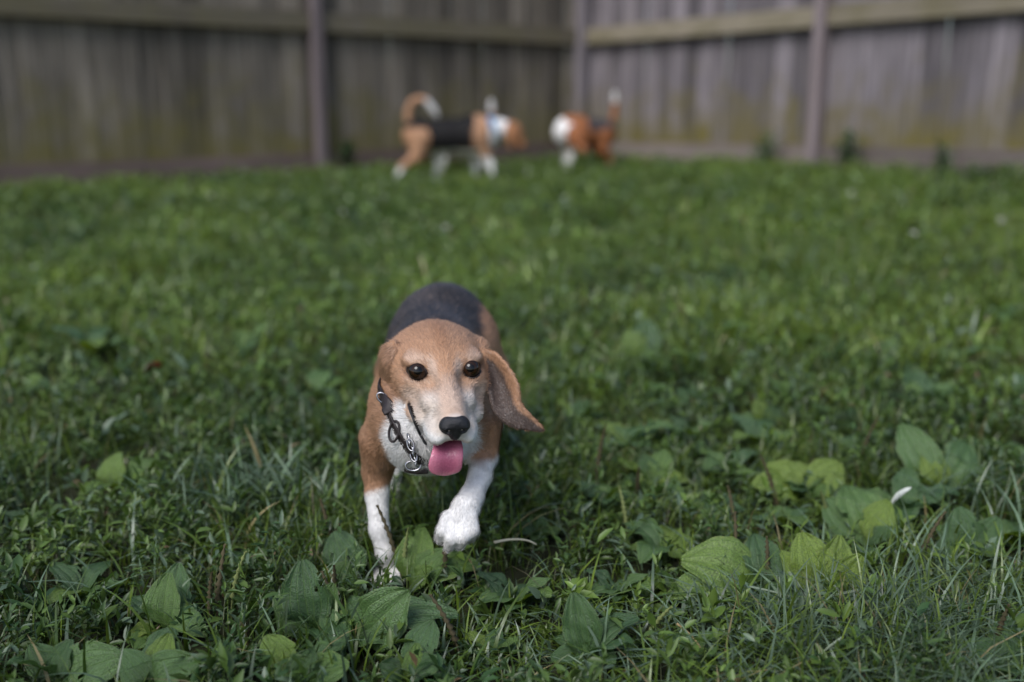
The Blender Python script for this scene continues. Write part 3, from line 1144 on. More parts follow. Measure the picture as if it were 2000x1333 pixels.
    hc = mixc(hc, np.array([0.015, 0.010, 0.010]), smoothstep(0.0045, 0.0030, dl))
    hc = np.where(((mo < 1.3) & (np.abs(dm[:, 0]) < 0.016))[:, None], np.array([0.20, 0.06, 0.06]), hc)
    col = np.where((ids == 1)[:, None], hc, col)
    nk = (ids == 2)
    nc = mixc(np.repeat(TAN[None], len(v), 0), WHITE, smoothstep(-0.032, -0.042, lz + 0.012 * (nz2 - 0.5)) * smoothstep(0.054, 0.046, np.abs(lx)))
    col = np.where(nk[:, None], nc, col)
    # ears: velvety tan outside, grey-brown lining
    for pid, pts, fr, edge in ((8, earR, frR, 0.22), (9, earL, frL, 2.0)):
        m = np.where(ids == pid)[0]
        best = np.zeros(len(m))
        for c0 in range(0, len(m), 2000):
            dd = ((v[m[c0:c0 + 2000], None] - pts[None]) ** 2).sum(-1)
            best[c0:c0 + 2000] = fr[dd.argmin(1)]
        base = np.repeat((TAN * 0.95)[None], len(m), 0)
        lining = np.array([0.085, 0.060, 0.050])
        front = (nrm[m] @ -FWD) > 0.0
        t = smoothstep(edge - 0.09, edge + 0.09, best + 0.12 * (nz1[m] - 0.5)) * front
        col[m] = mixc(base, lining, t)
    me = np_mesh("body", v, quads=q, col=np.clip(col, 0, 0.85))
    body_o = part_at("body", me, M_COAT, root)

    # ---- fur
    flow = np.repeat((ax + np.array([0, 0, -0.35]))[None], len(v), 0)
    hflow = -Fh[None] + 0.25 * Uh[None] + 0.35 * np.sign(lx)[:, None] * Rh[None] + (-0.8 * Uh)[None] * smoothstep(0.0, -0.03, lz)[:, None]
    flow = np.where((ids == 1)[:, None], hflow, flow)
    flow = np.where((ids == 2)[:, None], np.array([0, 0.7, -0.7]), flow)
    flow = np.where(((ids == 4) | (ids == 6))[:, None], np.array([0, 0.3, -1.0]), flow)
    flow = np.where((ids == 5)[:, None], unit(pw - el2), flow)
    flow = np.where((ids == 8)[:, None], unit(P(1058, 838, 1.12) - P(945, 700, 1.12)), flow)
    flow = np.where((ids == 9)[:, None], np.array([-0.1, 0.5, -0.9]), flow)
    ln = np.full(len(v), 0.0105)
    ln = np.where(ids == 1, 0.0058 + 0.004 * smoothstep(0.0, -0.06, ly), ln)
    ln = np.where(ids == 1, ln * (1 - 0.55 * smoothstep(0.06, 0.10, ly)), ln)
    ln = np.where((ids == 4) | (ids == 5), 0.0048, ln)
    ln = np.where((ids == 8), 0.0045, ln)
    for s in (-1, 1):
        e = loc(EYES[s][None])[0]
        d = np.sqrt(((lx - e[0]) / 0.0110) ** 2 + ((lz - e[2]) / 0.0084) ** 2)
        ln = np.where((d < 1.15) & (ly > 0) & (ids == 1), 0.0, ln)
    ln = np.where((ids == 1) & ((mo < 1.3) | (dl < 0.0062)), 0.0, ln)
    nose_c = H(0, 0.100, -0.0285)
    ln = np.where(np.linalg.norm(v - nose_c, axis=1) < 0.014, 0.0, ln)
    tag(make_fur("fur", v, q, nrm, col, flow, ln, 330000, M_FUR, root, 3), "short tan, white and black coat", kind="stuff").location = \
        (-root.location.x, -root.location.y, -root.location.z)

    # ---- eyes
    for s in (-1, 1):
        E = Field(EYES[s] - 0.014, EYES[s] + 0.014, 0.0008)
        E.ell(EYES[s] - 0.0006 * Fh, (0.0106, 0.0106, 0.0106), k=0.0)
        ev, eq, _ = E.mesh(1)
        gaze = unit(CAM + np.array([0, 0, 0.05]) - EYES[s])
        off = ev - (EYES[s] - 0.0006 * Fh)
        rad = np.linalg.norm(off - (off @ gaze)[:, None] * gaze, axis=1)
        ec = np.where((rad < 0.0046)[:, None], np.array([0.003, 0.003, 0.003]), np.where((rad < 0.0078)[:, None], np.array([0.022, 0.010, 0.0045]), np.array([0.010, 0.006, 0.005])))
        part_at("eye", np_mesh("eye", ev, quads=eq, col=ec), M_EYE, root)
    for cx, cy, tilt in ((817, 728, 0.06), (922, 727, -0.06)):
        ring_ = []
        for a_ in np.linspace(0, 2 * math.pi, 36, endpoint=False):
            ex, ey = 16.5 * math.cos(a_), -12.0 * math.sin(a_) * (1 - 0.22 * abs(math.cos(a_)) ** 2)
            p_ = surf(cx + ex * math.cos(tilt) - ey * math.sin(tilt), cy + ex * math.sin(tilt) + ey * math.cos(tilt))
            if p_ is not None:
                ring_.append(p_)
        ring_ = np.array(ring_)
        for _ in range(3):
            ring_ = (np.roll(ring_, 1, 0) + 2 * ring_ + np.roll(ring_, -1, 0)) / 4
        th = np.where(np.arange(len(ring_)) < len(ring_) // 2, 0.0014, 0.0009)
        rv, _, rq = loft("eyelid", ring_ - FWD * 0.0002, -FWD, th, th, 8, True)
        part_at("eyelid", np_mesh("eyelid", rv, quads=rq), M_LID, root)
    # ---- nose
    NF = Field(nose_c - 0.03, nose_c + 0.03, 0.0009)
    NF.ell(H(0, 0.099, -0.0285), (0.0155, 0.0115, 0.0098), AX, 0.004)
    NF.ell(H(0, 0.102, -0.0235), (0.0125, 0.0085, 0.0062), AX, 0.005)
    NF.ell(H(0, 0.101, -0.0385), (0.0062, 0.0075, 0.0065), AX, 0.005)
    for s in (-1, 1):
        NF.ell(H(s * 0.0085, 0.102, -0.0295), (0.0070, 0.0090, 0.0068), AX, 0.004)
        NF.ell(H(s * 0.0078, 0.1115, -0.0315), (0.0034, 0.005, 0.0027), AX, 0.002, sub=True)
        NF.ell(H(s * 0.0135, 0.109, -0.0330), (0.0030, 0.006, 0.0016), AX, 0.002, sub=True)
    NF.cone(H(0, 0.1125, -0.030), H(0, 0.107, -0.045), 0.0008, 0.0008, 0.0015, sub=True)
    nv, nq, _ = NF.mesh(1)
    part_at("nose", np_mesh("nose", nv, quads=nq), M_NOSE, root)
    # ---- lip edge
    lv, lt_, lq = loft("lip", lp - FWD * 0.0018, UPV + np.array([1.0, 0, 0]), np.interp(np.linspace(0, 1, 60), [0, 0.1, 0.9, 1], [0.0005, 0.0014, 0.0015, 0.0008]), 0.0014, 8)
    part_at("lip", np_mesh("lip", lv, tris=lt_, quads=lq), M_NOSE, root)
    # ---- tongue
    tp = spline([H(-0.002, 0.035, -0.064), H(-0.003, 0.062, -0.0625), H(-0.004, 0.082, -0.0625), H(-0.006, 0.091, -0.068), H(-0.008, 0.094, -0.076), H(-0.0095, 0.094, -0.085), H(-0.010, 0.093, -0.0900)], 34)
    u = np.linspace(0, 1, 34)
    hw = np.where(u < 0.70, np.interp(u, [0, 0.3, 0.5, 0.7], [0.014, 0.0155, 0.0170, 0.0182]), 0.0182 * np.sqrt(np.clip(1 - ((u - 0.70) / 0.302) ** 2, 0, 1)))
    tv, tt, tq = loft("tongue", tp, Rh, hw, 0.0021, 22)
    # a groove down the middle
    lt = loc(tv)
    tang = unit(np.gradient(tp, axis=0))
    groove = np.exp(-(((lt[:, 0] + 0.007) / 0.0085) ** 2)) * 0.0036 + np.exp(-(((lt[:, 0] + 0.007) / 0.002) ** 2)) * 0.0010
    tv = tv - groove[:, None] * (0.6 * Fh + 0.4 * Uh)[None]
    tl_ = np.abs(lt[:, 0] + 0.007)
    tcol = mixc(np.repeat(np.array([[0.29, 0.075, 0.130]]), len(tv), 0), np.array([0.47, 0.150, 0.220]), smoothstep(0.004, 0.015, tl_))
    tcol = mixc(tcol, np.array([0.52, 0.19, 0.235]), smoothstep(-0.082, -0.092, lt[:, 2]))
    part_at("tongue", np_mesh("tongue", tv, tris=tt, quads=tq, col=tcol), M_TONGUE, root)
    # ---- collar with buckle, rings, chain and tag
    def on(x, y, off=0.002):
        p_ = surf(x, y)
        return P(x, y, 1.18) if p_ is None else p_ - FWD * off
    vis = [P(775, 700, 1.24)] + [on(x, y) for x, y in ((742, 748), (746, 770), (752, 790), (760, 812), (775, 844), (796, 876), (822, 900))]
    cpts = vis + [
            P(868, 900, 1.125), P(905, 860, 1.14), P(932, 800, 1.17), P(932, 730, 1.21), P(890, 680, 1.25), P(800, 665, 1.245)]
    cl = spline(cpts, 72, True)
    nax = unit(P(838, 800, 1.22) - H(0, -0.05, -0.02))
    cv, ct_, cq = loft("collar", cl, nax, 0.0066, 0.0017, 10, True)
    collar = part_at("collar", np_mesh("collar", cv, quads=cq), M_LEATHER, root)
    collar["label"] = "dark leather collar"

    def ring(c, r, rr, a, b, n=22):
        t = np.linspace(0, 2 * math.pi, n, endpoint=False)
        path = np.asarray(c) + r[0] * np.cos(t)[:, None] * a + r[1] * np.sin(t)[:, None] * b
        w = np.cross(a, b)
        vv, _, qq = loft("r", path, w, rr, rr, 8, True)
        return np_mesh("ring", vv, quads=qq)
    X, Z, Yb = np.array([1.0, 0, 0]), UPV, -FWD
    # strap end and keeper loops standing off the collar
    st = spline([on(744, 768, .004), on(749, 779, .008), on(756, 789, .008), on(764, 806, .004)], 12)
    sv, stt, sq = loft("strap_end", st, nax * 0.3 + Z * 0.5, 0.0078, 0.0016, 10)
    part_at("strap_end", np_mesh("strap_end", sv, tris=stt, quads=sq), M_LEATHER, root, collar)
    part_at("buckle", ring(on(771, 842, .006), (0.0065, 0.0115), 0.0014, unit(X * 0.6 + Yb * 0.3), unit(Z + 0.15 * X)), M_LEATHER, root, collar)
    part_at("buckle", ring(on(751, 778, .008), (0.0085, 0.0050), 0.0011, unit(X - Z * 0.7), unit(X * 0.6 + Z)), M_METAL, root, collar)
    links = [(800, 858), (803, 868), (807, 879), (809, 889), (812, 899)]
    for i, (x, y) in enumerate(links):
        c = on(x, y, 0.006)
        d = unit(P(812, 899, 1.08) - P(800, 858, 1.085))
        w = unit(X * (1 if i % 2 else 0.3) + Yb * (0.2 if i % 2 else 1))
        part_at("chain_link", ring(c, (0.0068, 0.0036), 0.0009, d, unit(w - (w @ d) * d)), M_METAL, root, collar)
    part_at("clasp", ring(on(808, 909, .006), (0.0085, 0.0055), 0.0013, X, Z), M_METAL, root, collar)
    tg = spline([on(792, 914, .004), on(806, 917, .005), on(822, 918, .005), on(836, 917, .004)], 8)
    gv, gt, gq_ = loft("tag", tg, Z, 0.0045, 0.0016, 10)
    part_at("tag", np_mesh("tag", gv, tris=gt, quads=gq_), M_LEATHER, root, collar)
    return root


main_dog = build_main_dog()


# ------------------------------------------------------------------ the beagles by the fence
def far_dog(label, px, py,  # py: distance down the yard in metres
            heading, J, colfn, collar=None, group="beagles in the yard", scale=1.0, fat=1.16, hs=1.15):
    """J: joints in a frame with x forward, y to the dog's left, z up from the ground"""
    dist = py
    zc = dist * CP + 0.45 * SP
    gx_ = (px - 1000.0) / FPX * zc
    g = np.array([gx_, dist, float(ground(gx_, dist)) - 0.005])
    root = empty("beagle_dog", g)
    root.rotation_euler = (0, 0, heading)
    root.scale = (scale,) * 3
    tag(root, label, "dog", group)
    S = Field((-0.42, -0.30, -0.02), (0.48, 0.30, 0.62), 0.0055)
    S.ell(J["chest"], (0.115 * fat, 0.080 * fat, 0.092 * fat), k=0.03, pid=3)
    S.cone(J["chest"], J["loin"], 0.080 * fat, 0.074 * fat, 0.04, 3)
    S.cone(J["loin"], J["rump"], 0.074 * fat, 0.070 * fat, 0.04, 3)
    S.ell(J["rump"], (0.078 * fat, 0.070 * fat, 0.075 * fat), k=0.03, pid=3)
    S.cone(J["chest"] + np.array([0.05, 0, 0.03]), J["nape"], 0.072, 0.056, 0.03, 2)
    hd, mz = J["head"], J["muzzle"]
    f = unit(mz - hd)
    sd = unit(np.cross(np.array([0, 0, 1.0]), f))
    up = np.cross(f, sd)
    A = np.stack([f, sd, up])
    S.cone(J["nape"], hd, 0.046, 0.045, 0.02, 1)
    S.ell(hd, (0.062 * hs, 0.050 * hs, 0.047 * hs), A, 0.02, 1)
    S.cone(hd + f * 0.03 - up * 0.012, mz, 0.032 * hs, 0.023 * hs, 0.015, 1)
    S.ell(mz + f * 0.018 + up * 0.006, (0.011, 0.014, 0.010), A, 0.003, 10)
    for s in (-1, 1):
        e0 = hd + sd * s * 0.045 - f * 0.02 + up * 0.012
        e1 = e0 + sd * s * 0.018 - np.array([0, 0, 0.055])
        e2 = e0 + sd * s * 0.014 - np.array([0, 0, 0.105]) + f * 0.012
        for t in np.linspace(-1, 1, 5):
            w = f * t * 0.018
            S.chain([e0 + w * 0.7, e1 + w * 1.2, e2 + w * 0.6], [0.008, 0.007, 0.005], 0.006, 8)
        S.ell(hd + sd * s * 0.033 + f * 0.038 + up * 0.012, (0.008, 0.008, 0.008), A, 0.002, 10)
    for key, s in (("fl", 1), ("fr", -1)):
        el, wr, ft = J[key]
        sh = np.array([J["chest"][0] + 0.03, s * 0.055, J["chest"][2] + 0.01])
        S.chain([sh, el, wr, ft], [0.045, 0.028, 0.018, 0.018], 0.018, 4)
        S.cone(ft, ft + np.array([0.025, 0, -0.006]), 0.019, 0.013, 0.008, 4)
    for key, s in (("hl", 1), ("hr", -1)):
        kn, hk, ft = J[key]
        hp = np.array([J["rump"][0] + 0.01, s * 0.05, J["rump"][2] - 0.01])
        S.chain([hp, kn], [0.062, 0.042], 0.02, 5)
        S.chain([kn, hk, ft], [0.038, 0.019, 0.017], 0.012, 5)
        S.cone(ft, ft + np.array([0.028, 0, -0.005]), 0.018, 0.013, 0.008, 5)
    tl = spline(J["tail"], 18)
    S.chain(list(tl), list(np.interp(np.linspace(0, 1, 18), [0, 0.5, 0.85, 1], [0.021, 0.019, 0.018, 0.010])), 0.008, 7)
    v, q, ids = S.mesh(2)
    nz = vnoise3(v, 0.05, 11)
    col = colfn(v, ids, nz, J)
    col = np.where((ids == 10)[:, None], BLACK, col)
    tn = ids == 7
    dt = np.linalg.norm(v[:, None] - tl[None, ::2][:, :], axis=2).argmin(1) if len(v) < 60000 else None
    if dt is not None:
        col = np.where((tn & (dt >= 6))[:, None], WHITE * 0.72, col)
    mobj("body", np_mesh("body", v, quads=q, col=np.clip(col, 0, 0.85)), M_COAT_FAR, root)
    if collar:
        nm, mat, w = collar
        c = J["nape"] * 0.62 + (J["chest"] + np.array([0.05, 0, 0.04])) * 0.38
        axd = unit(J["nape"] - J["chest"])
        a = unit(np.cross(axd, np.array([0, 1.0, 0])))
        b = np.cross(axd, a)
        t = np.linspace(0, 2 * math.pi, 30, endpoint=False)
        path = c + 0.070 * np.cos(t)[:, None] * a + 0.070 * np.sin(t)[:, None] * b
        vv, _, qq = loft("c", path, axd, w, 0.003, 8, True)
        mobj(nm, np_mesh(nm, vv, quads=qq), mat, root)
    return root


def A3(*a):
    return np.array(a, float)


def col_a(v, ids, nz, J):
    c = np.repeat((TAN * 1.05)[None], len(v), 0)
    body = (ids == 3)
    sad = smoothstep(0.180, 0.190, v[:, 2] + 0.25 * np.maximum(0, -v[:, 0] - 0.10) * -1 + 0.02 * (nz - .5)) * smoothstep(-0.17, -0.12, v[:, 0]) * smoothstep(0.135, 0.105, v[:, 0])
    sad = np.maximum(sad, smoothstep(0.30, 0.315, v[:, 2]) * (v[:, 0] < 0.13))
    c = np.where(body[:, None], mixc(c, BLACK * 0.2, sad), c)
    c = np.where((body & (v[:, 2] < 0.185) & (v[:, 0] > -0.14))[:, None], WHITE, c)
    c = np.where((ids == 2)[:, None], WHITE, c)
    c = np.where((body & (v[:, 0] > 0.215))[:, None], WHITE, c)
    c = np.where(((ids == 4) & (v[:, 2] < 0.145))[:, None], WHITE, c)
    c = np.where(((ids == 5) & (v[:, 2] < np.where(v[:, 1] > 0, 0.19, 0.085)))[:, None], WHITE, c)
    c = np.where((ids == 1)[:, None], TAN_D * 1.1, c)
    c = np.where((ids == 8)[:, None], TAN_D * 1.15, c)
    return c


# walking to the right, hind leg stretched out, tail curled over the back
JA = dict(chest=A3(.125, 0, .265), loin=A3(-.03, 0, .262), rump=A3(-.185, 0, .268), nape=A3(.275, 0, .305),
          head=A3(.355, -0.01, .285), muzzle=A3(.405, -0.03, .215),
          fl=(A3(.13, .055, .165), A3(.135, .055, .085), A3(.145, .055, .018)),
          fr=(A3(.19, -.055, .165), A3(.225, -.055, .095), A3(.23, -.055, .018)),
          hl=(A3(-.085, .06, .17), A3(-.085, .055, .10), A3(-.10, .055, .02)),
          hr=(A3(-.205, -.06, .15), A3(-.29, -.06, .09), A3(-.325, -.06, .016)),
          tail=[A3(-.235, 0, .31), A3(-.255, 0, .38), A3(-.225, 0, .455), A3(-.165, 0, .470), A3(-.115, 0, .425), A3(-.085, 0, .375)])
far_dog("black-saddled beagle with curled tail and blue bandana, walking right by the fence", 884, 6.75, math.radians(4), JA, col_a, ("bandana", M_BLUE, 0.018), scale=1.14, fat=1.27)


def col_b(v, ids, nz, J):
    c = np.repeat((TAN_D * 0.8)[None], len(v), 0)
    c = np.where(((ids == 3) & (v[:, 2] > 0.25))[:, None], BLACK, c)
    c = np.where(((ids == 4) | (ids == 5))[:, None] & (v[:, 2] < 0.15)[:, None], WHITE * 0.9, c)
    c = np.where(((ids == 3) & (v[:, 2] < 0.21))[:, None], WHITE, c)
    return c


JB = dict(chest=A3(.12, 0, .25), loin=A3(0, 0, .255), rump=A3(-.13, 0, .25), nape=A3(.22, 0, .24),
          head=A3(.28, 0, .17), muzzle=A3(.325, 0, .095),
          fl=(A3(.12, .055, .16), A3(.12, .055, .085), A3(.13, .055, .018)),
          fr=(A3(.16, -.055, .16), A3(.17, -.055, .085), A3(.18, -.055, .018)),
          hl=(A3(-.12, .055, .15), A3(-.18, .055, .09), A3(-.17, .055, .018)),
          hr=(A3(-.10, -.055, .15), A3(-.15, -.055, .09), A3(-.13, -.055, .018)),
          tail=[A3(-.19, 0, .285), A3(-.215, 0, .33), A3(-.215, 0, .39), A3(-.205, 0, .45), A3(-.205, 0, .50)])
far_dog("dark beagle mostly hidden behind the walking one, only its upright tail and pale legs showing", 905, 7.35, math.radians(165), JB, col_b, scale=1.05)


def col_c(v, ids, nz, J):
    c = np.repeat((TAN_D * np.array([1.05, 0.85, 0.72]))[None], len(v), 0)
    c = np.where(((ids == 3) & (v[:, 2] > 0.285) & (v[:, 0] < 0.03))[:, None], BLACK * 1.5, c)
    c = np.where((ids == 2)[:, None], WHITE, c)
    c = np.where(((ids == 3) & (v[:, 0] > np.where(v[:, 2] < 0.25, 0.14, 0.19)))[:, None], WHITE, c)
    c = np.where((ids == 4)[:, None], WHITE, c)
    return c


# half turned toward the camera, head swung round and low
JC = dict(chest=A3(.10, 0, .27), loin=A3(0, 0, .27), rump=A3(-.12, 0, .265), nape=A3(.17, .085, .265),
          head=A3(.15, .165, .25), muzzle=A3(.13, .235, .16),
          fl=(A3(.13, .06, .17), A3(.15, .06, .09), A3(.16, .06, .018)),
          fr=(A3(.13, -.06, .17), A3(.13, -.06, .09), A3(.14, -.06, .018)),
          hl=(A3(-.10, .06, .15), A3(-.16, .06, .09), A3(-.14, .06, .018)),
          hr=(A3(-.10, -.06, .15), A3(-.17, -.06, .09), A3(-.15, -.06, .018)),
          tail=[A3(-.175, 0, .305), A3(-.205, 0, .37), A3(-.215, 0, .44), A3(-.215, 0, .50), A3(-.21, 0, .545)])
far_dog("red-brown and white beagle with tail straight up, sniffing near the fence corner", 1145, 7.55, math.radians(200), JC, col_c, ("collar", M_RED, 0.012), scale=1.05, hs=1.35, fat=1.3)




# ------------------------------------------------------------------ broad-leaved plantains
def plantain_leaf_mesh(seed):
    r = random.Random(seed)
    nu, nv = 15, 15
    wave, ph, bow, fold, tipc = r.uniform(0.02, 0.06), r.uniform(0, 6), r.uniform(0.03, 0.22), r.uniform(0.05, 0.22), r.uniform(0.0, 0.25)
    wide = r.uniform(0.25, 0.33)
    asym = r.uniform(-0.08, 0.08)
    V, UVs = [], []
    for i in range(nu):
        t = i / (nu - 1)
        pet = 0.20
        if t < pet:
            hw = 0.022 + 0.02 * (t / pet) ** 2
        else:
            s = (t - pet) / (1 - pet)
            hw = 0.04 * (1 - s) + wide * (max(0.0, math.sin(math.pi * (s * 0.97 + 0.015) ** 0.86)) ** 0.62)
            if i == nu - 1:
                hw = 0.05
        for j in range(nv):
            u = -1 + 2 * j / (nv - 1)
            x = u * hw * (1 + asym * (1 if u > 0 else -1))
            y = t
            s2 = max(0, (t - pet) / (1 - pet))
            z = fold * abs(u) * hw * 1.3 + bow * math.sin(math.pi * t) - tipc * t ** 3
            z += wave * math.sin(s2 * 11 + ph + (2 if u > 0 else 0)) * abs(u) ** 2 * min(1, s2 * 4)
            z += -0.012 * math.cos(u * 3.5 * math.pi) * min(1, s2 * 5)
            z += 0.016 * math.sin(s2 * 17 + 3 * u + ph) * min(1, s2 * 3) * (1 - s2 * 0.5)
            x *= 1 + 0.03 * math.sin(s2 * 23 + ph * 2) * abs(u) ** 3
            V.append((x, y, z))
            UVs.append((u, t))
    ii = np.arange(nu * nv).reshape(nu, nv)
    q = np.stack([ii[:-1, :-1], ii[:-1, 1:], ii[1:, 1:], ii[1:, :-1]], -1).reshape(-1, 4)
    if seed % 5 not in (0, 3):               # insect holes and bitten edges
        drop = set()
        for _ in range(r.randint(1, 3)):
            i0, j0 = r.randint(5, nu - 4), r.choice([0, 0, 1, nv - 2, nv - 2, r.randint(2, nv - 3)])
            drop.add(i0 * (nv - 1) + j0)
            if r.random() < 0.6:
                drop.add((i0 + 1) * (nv - 1) + j0)
            if j0 in (0, nv - 2) and r.random() < 0.6:
                drop.add(i0 * (nv - 1) + (1 if j0 == 0 else nv - 3))
        q = np.array([f for k_, f in enumerate(q) if k_ not in drop])
    me = np_mesh("leaf", V, quads=q, uv=UVs)
    me.materials.append(M_PLANTAIN)
    return me


LEAVES = [plantain_leaf_mesh(s) for s in range(10)]


def spike_mesh(seed, mat):
    """flowering stalk of a plantain: thin stem, knobbly seed head"""
    r = random.Random(seed)
    n = 12
    bx, by = r.uniform(-0.25, 0.25), r.uniform(-0.15, 0.15)
    V, Q = [], []
    m = 6
    for i in range(n * 2):
        t = i / (n * 2 - 1)
        rad = 0.010 if t < 0.35 else 0.030 * (1 - 0.55 * ((t - 0.35) / 0.65) ** 2)
        if t >= 0.35:
            rad *= 1.4 if i % 2 else 0.6
        for j in range(m):
            a = 2 * math.pi * (j + 0.5 * (i % 2)) / m
            rr = rad * r.uniform(0.8, 1.2)
            V.append((rr * math.cos(a) + bx * t * t, rr * math.sin(a) + by * t * t, t))
    for i in range(n * 2 - 1):
        for j in range(m):
            j2 = (j + 1) % m
            Q.append((i * m + j, i * m + j2, (i + 1) * m + j2, (i + 1) * m + j))
    me = np_mesh("seed_spike", V, quads=np.array(Q))
    me.materials.append(mat)
    return me


SPIKES = [spike_mesh(s, M_SPIKE if s % 3 else M_SPIKE_G) for s in range(6)]


def place_leaf(root, base, tip, facing, mesh, wscale=1.0, tone=0.4):
    base, tip = np.asarray(base, float), np.asarray(tip, float)
    y = tip - base
    L = np.linalg.norm(y)
    y = y / L
    z = np.asarray(facing, float)
    z = unit(z - (z @ y) * y)
    x = np.cross(y, z)
    o = bpy.data.objects.new("leaf", mesh)
    link(o, root)
    o.color = (tone, 0, 0, 1)                # leaf colour along the dark-to-yellow-green scale
    for t_ in (0.25, 0.6, 0.95):
        c_ = base + (tip - base) * t_
        FOOT.append((c_[0], c_[1], 0.24 * L * wscale + 0.006, c_[2] - float(ground(c_[0], c_[1]))))
        FOOT.append((c_[0], c_[1] - 0.35 * (c_[2] - base[2]) - 0.012, 0.20 * L * wscale + 0.006, 0.3 * (c_[2] - float(ground(c_[0], c_[1])))))
    M = Matrix.Identity(4)
    for r_ in range(3):
        M[r_][0], M[r_][1], M[r_][2] = x[r_] * L * wscale, y[r_] * L, z[r_] * L
        M[r_][3] = base[r_] - root.location[r_]
    o.matrix_basis = M
    return o


UP = np.array([0, 0, 1.0])
TOCAM = -FWD


def plantain(label, px, py, leaves, spikes=(), extra=3, size=0.07, seed=0):
    """leaves: (tip px, tip py, depth offset toward the camera, facing mix 0=up 1=to camera, width)"""
    r = random.Random(seed * 7 + 3)
    g = G(px, py)
    root = empty("plantain_plant", g)
    tag(root, label, "plant", "plantains in the lawn")
    z0 = float((g - CAM) @ FWD)
    lead = {"yellow": 0.95, "pale": 0.85, "bright": 0.9, "dark": 0.05, "dull": 0.25, "blue-green": 0.2}
    lead = next((v_ for k_, v_ in lead.items() if k_ in label), None)
    n_lead = 4 if ("leaves" in label and "yellow" in label) else 1
    for k, (tx, ty, dz, fc, ws) in enumerate(leaves):
        tip = P(tx, ty, z0 - dz)
        gl = float(ground(tip[0], tip[1])) + 0.012
        tip[2] = max(tip[2], gl)
        f = UP * (1 - fc) + TOCAM * fc + np.array([r.uniform(-.25, .25), 0, 0])
        place_leaf(root, g + UP * 0.004, tip + UP * 0.006, f, LEAVES[(seed * 3 + k * 2) % 10], ws * 1.06,
                   lead if (lead is not None and k < n_lead) else r.betavariate(1.6, 1.8))
    for k in range(extra):
        a = 2 * math.pi * (k + r.random() * 0.7) / max(extra, 1)
        el = r.uniform(0.15, 0.95)
        Lh = size * r.uniform(0.7, 1.15)
        tip = g + Lh * np.array([math.cos(a) * math.cos(el), math.sin(a) * math.cos(el), math.sin(el)])
        tip[2] = max(tip[2], float(ground(tip[0], tip[1])) + 0.015)
        place_leaf(root, g + UP * 0.004, tip, UP + np.array([-math.cos(a), -math.sin(a), 0]) * el, LEAVES[r.randrange(10)], r.uniform(0.8, 1.1), r.betavariate(1.5, 1.8))
    for (sx, sy, hgt, lean) in spikes:
        gs = G(sx, sy)
        o = bpy.data.objects.new("seed_spike", SPIKES[r.randrange(6)])
        link(o, root)
        o.location = Vector(gs) - root.location
        o.scale = (0.085, 0.085, hgt)
        o.scale = (0.10, 0.10, hgt * 1.45)
        o.rotation_euler = (r.uniform(-0.15, 0.15), lean, r.uniform(0, 6))
    return root


plantain("plantain with one blistered upright oval leaf, lower left foreground", 322, 1240,
         [(325, 1137, 0.015, 0.85, 1.05), (395, 1235, 0.03, 0.35, 0.9), (250, 1262, 0.03, 0.3, 0.9), (350, 1110, -0.03, 0.5, 0.8)],
         [(425, 1225, 0.062, -0.05), (452, 1218, 0.060, 0.02), (410, 1235, 0.05, 0.1)], seed=1)
plantain("plantain with a tall dark leaf, left of the dog's standing paw", 612, 1255,
         [(590, 1105, 0.015, 0.8, 0.9), (650, 1150, 0.01, 0.6, 0.75), (540, 1180, 0.02, 0.4, 0.9), (672, 1210, 0.03, 0.3, 0.8)],
         [(655, 1225, 0.062, -0.1), (668, 1250, 0.05, 0.2)], seed=2)
plantain("plantain with a broad leaf slanting right, in front of the dog's standing paw", 690, 1270,
         [(800, 1165, 0.03, 0.6, 0.95), (760, 1250, 0.03, 0.35, 0.9), (880, 1190, 0.01, 0.2, 0.75), (630, 1200, 0.0, 0.6, 0.8)],
         [], 0, seed=3)
plantain("plantain with a wide leaf beside the dog's standing leg", 705, 1155,
         [(645, 1055, 0.0, 0.75, 1.1), (640, 1120, 0.03, 0.4, 0.9)],
         [(660, 1100, 0.06, -0.1), (690, 1130, 0.05, 0.1)], extra=0, seed=4)
plantain("plantain with two upright leaves under the dog's raised paw", 800, 1160,
         [(825, 1040, -0.01, 0.75, 0.85), (868, 1085, 0.01, 0.7, 0.9), (845, 1120, 0.03, 0.5, 0.8), (935, 1100, -0.02, 0.3, 0.8)],
         [(788, 1150, 0.075, 0.0), (868, 1165, 0.07, 0.05), (783, 1158, 0.06, -0.1)], extra=0, seed=5)
plantain("plantain with a tall narrow dull leaf, bottom centre of the lawn", 1150, 1300,
         [(1120, 1170, 0.015, 0.85, 0.85), (1195, 1290, 0.04, 0.4, 1.0), (1090, 1285, 0.03, 0.4, 0.8)],
         [(900, 1300, 0.055, 0.0), (1250, 1275, 0.05, -0.3)], seed=6)
plantain("plantain with a big pale leaf lying to the left, right foreground", 1490, 1165,
         [(1342, 1095, 0.015, 0.5, 1.15), (1312, 1155, 0.04, 0.3, 0.8), (1480, 1050, -0.02, 0.8, 0.95), (1420, 1190, 0.04, 0.25, 0.8)],
         [(1450, 1150, 0.065, 0.25), (1495, 1160, 0.05, -0.1)], seed=7)
plantain("plantain with torn yellow-green leaves, right foreground beside the seed heads", 1600, 1180,
         [(1565, 1050, 0.0, 0.75, 1.0), (1640, 1055, 0.0, 0.7, 0.95), (1682, 1095, 0.02, 0.55, 1.0), (1530, 1090, 0.0, 0.5, 0.8)],
         [(1600, 1150, 0.05, 0.1)], seed=8)
plantain("plantain with a dark green folded leaf, right of the yellow-green patch", 1690, 1075,
         [(1735, 985, 0.0, 0.7, 0.95), (1610, 985, -0.03, 0.6, 1.1), (1660, 950, -0.05, 0.6, 1.1), (1750, 1040, 0.03, 0.4, 0.8)],
         [(1620, 1050, 0.05, 0.1)], seed=9)
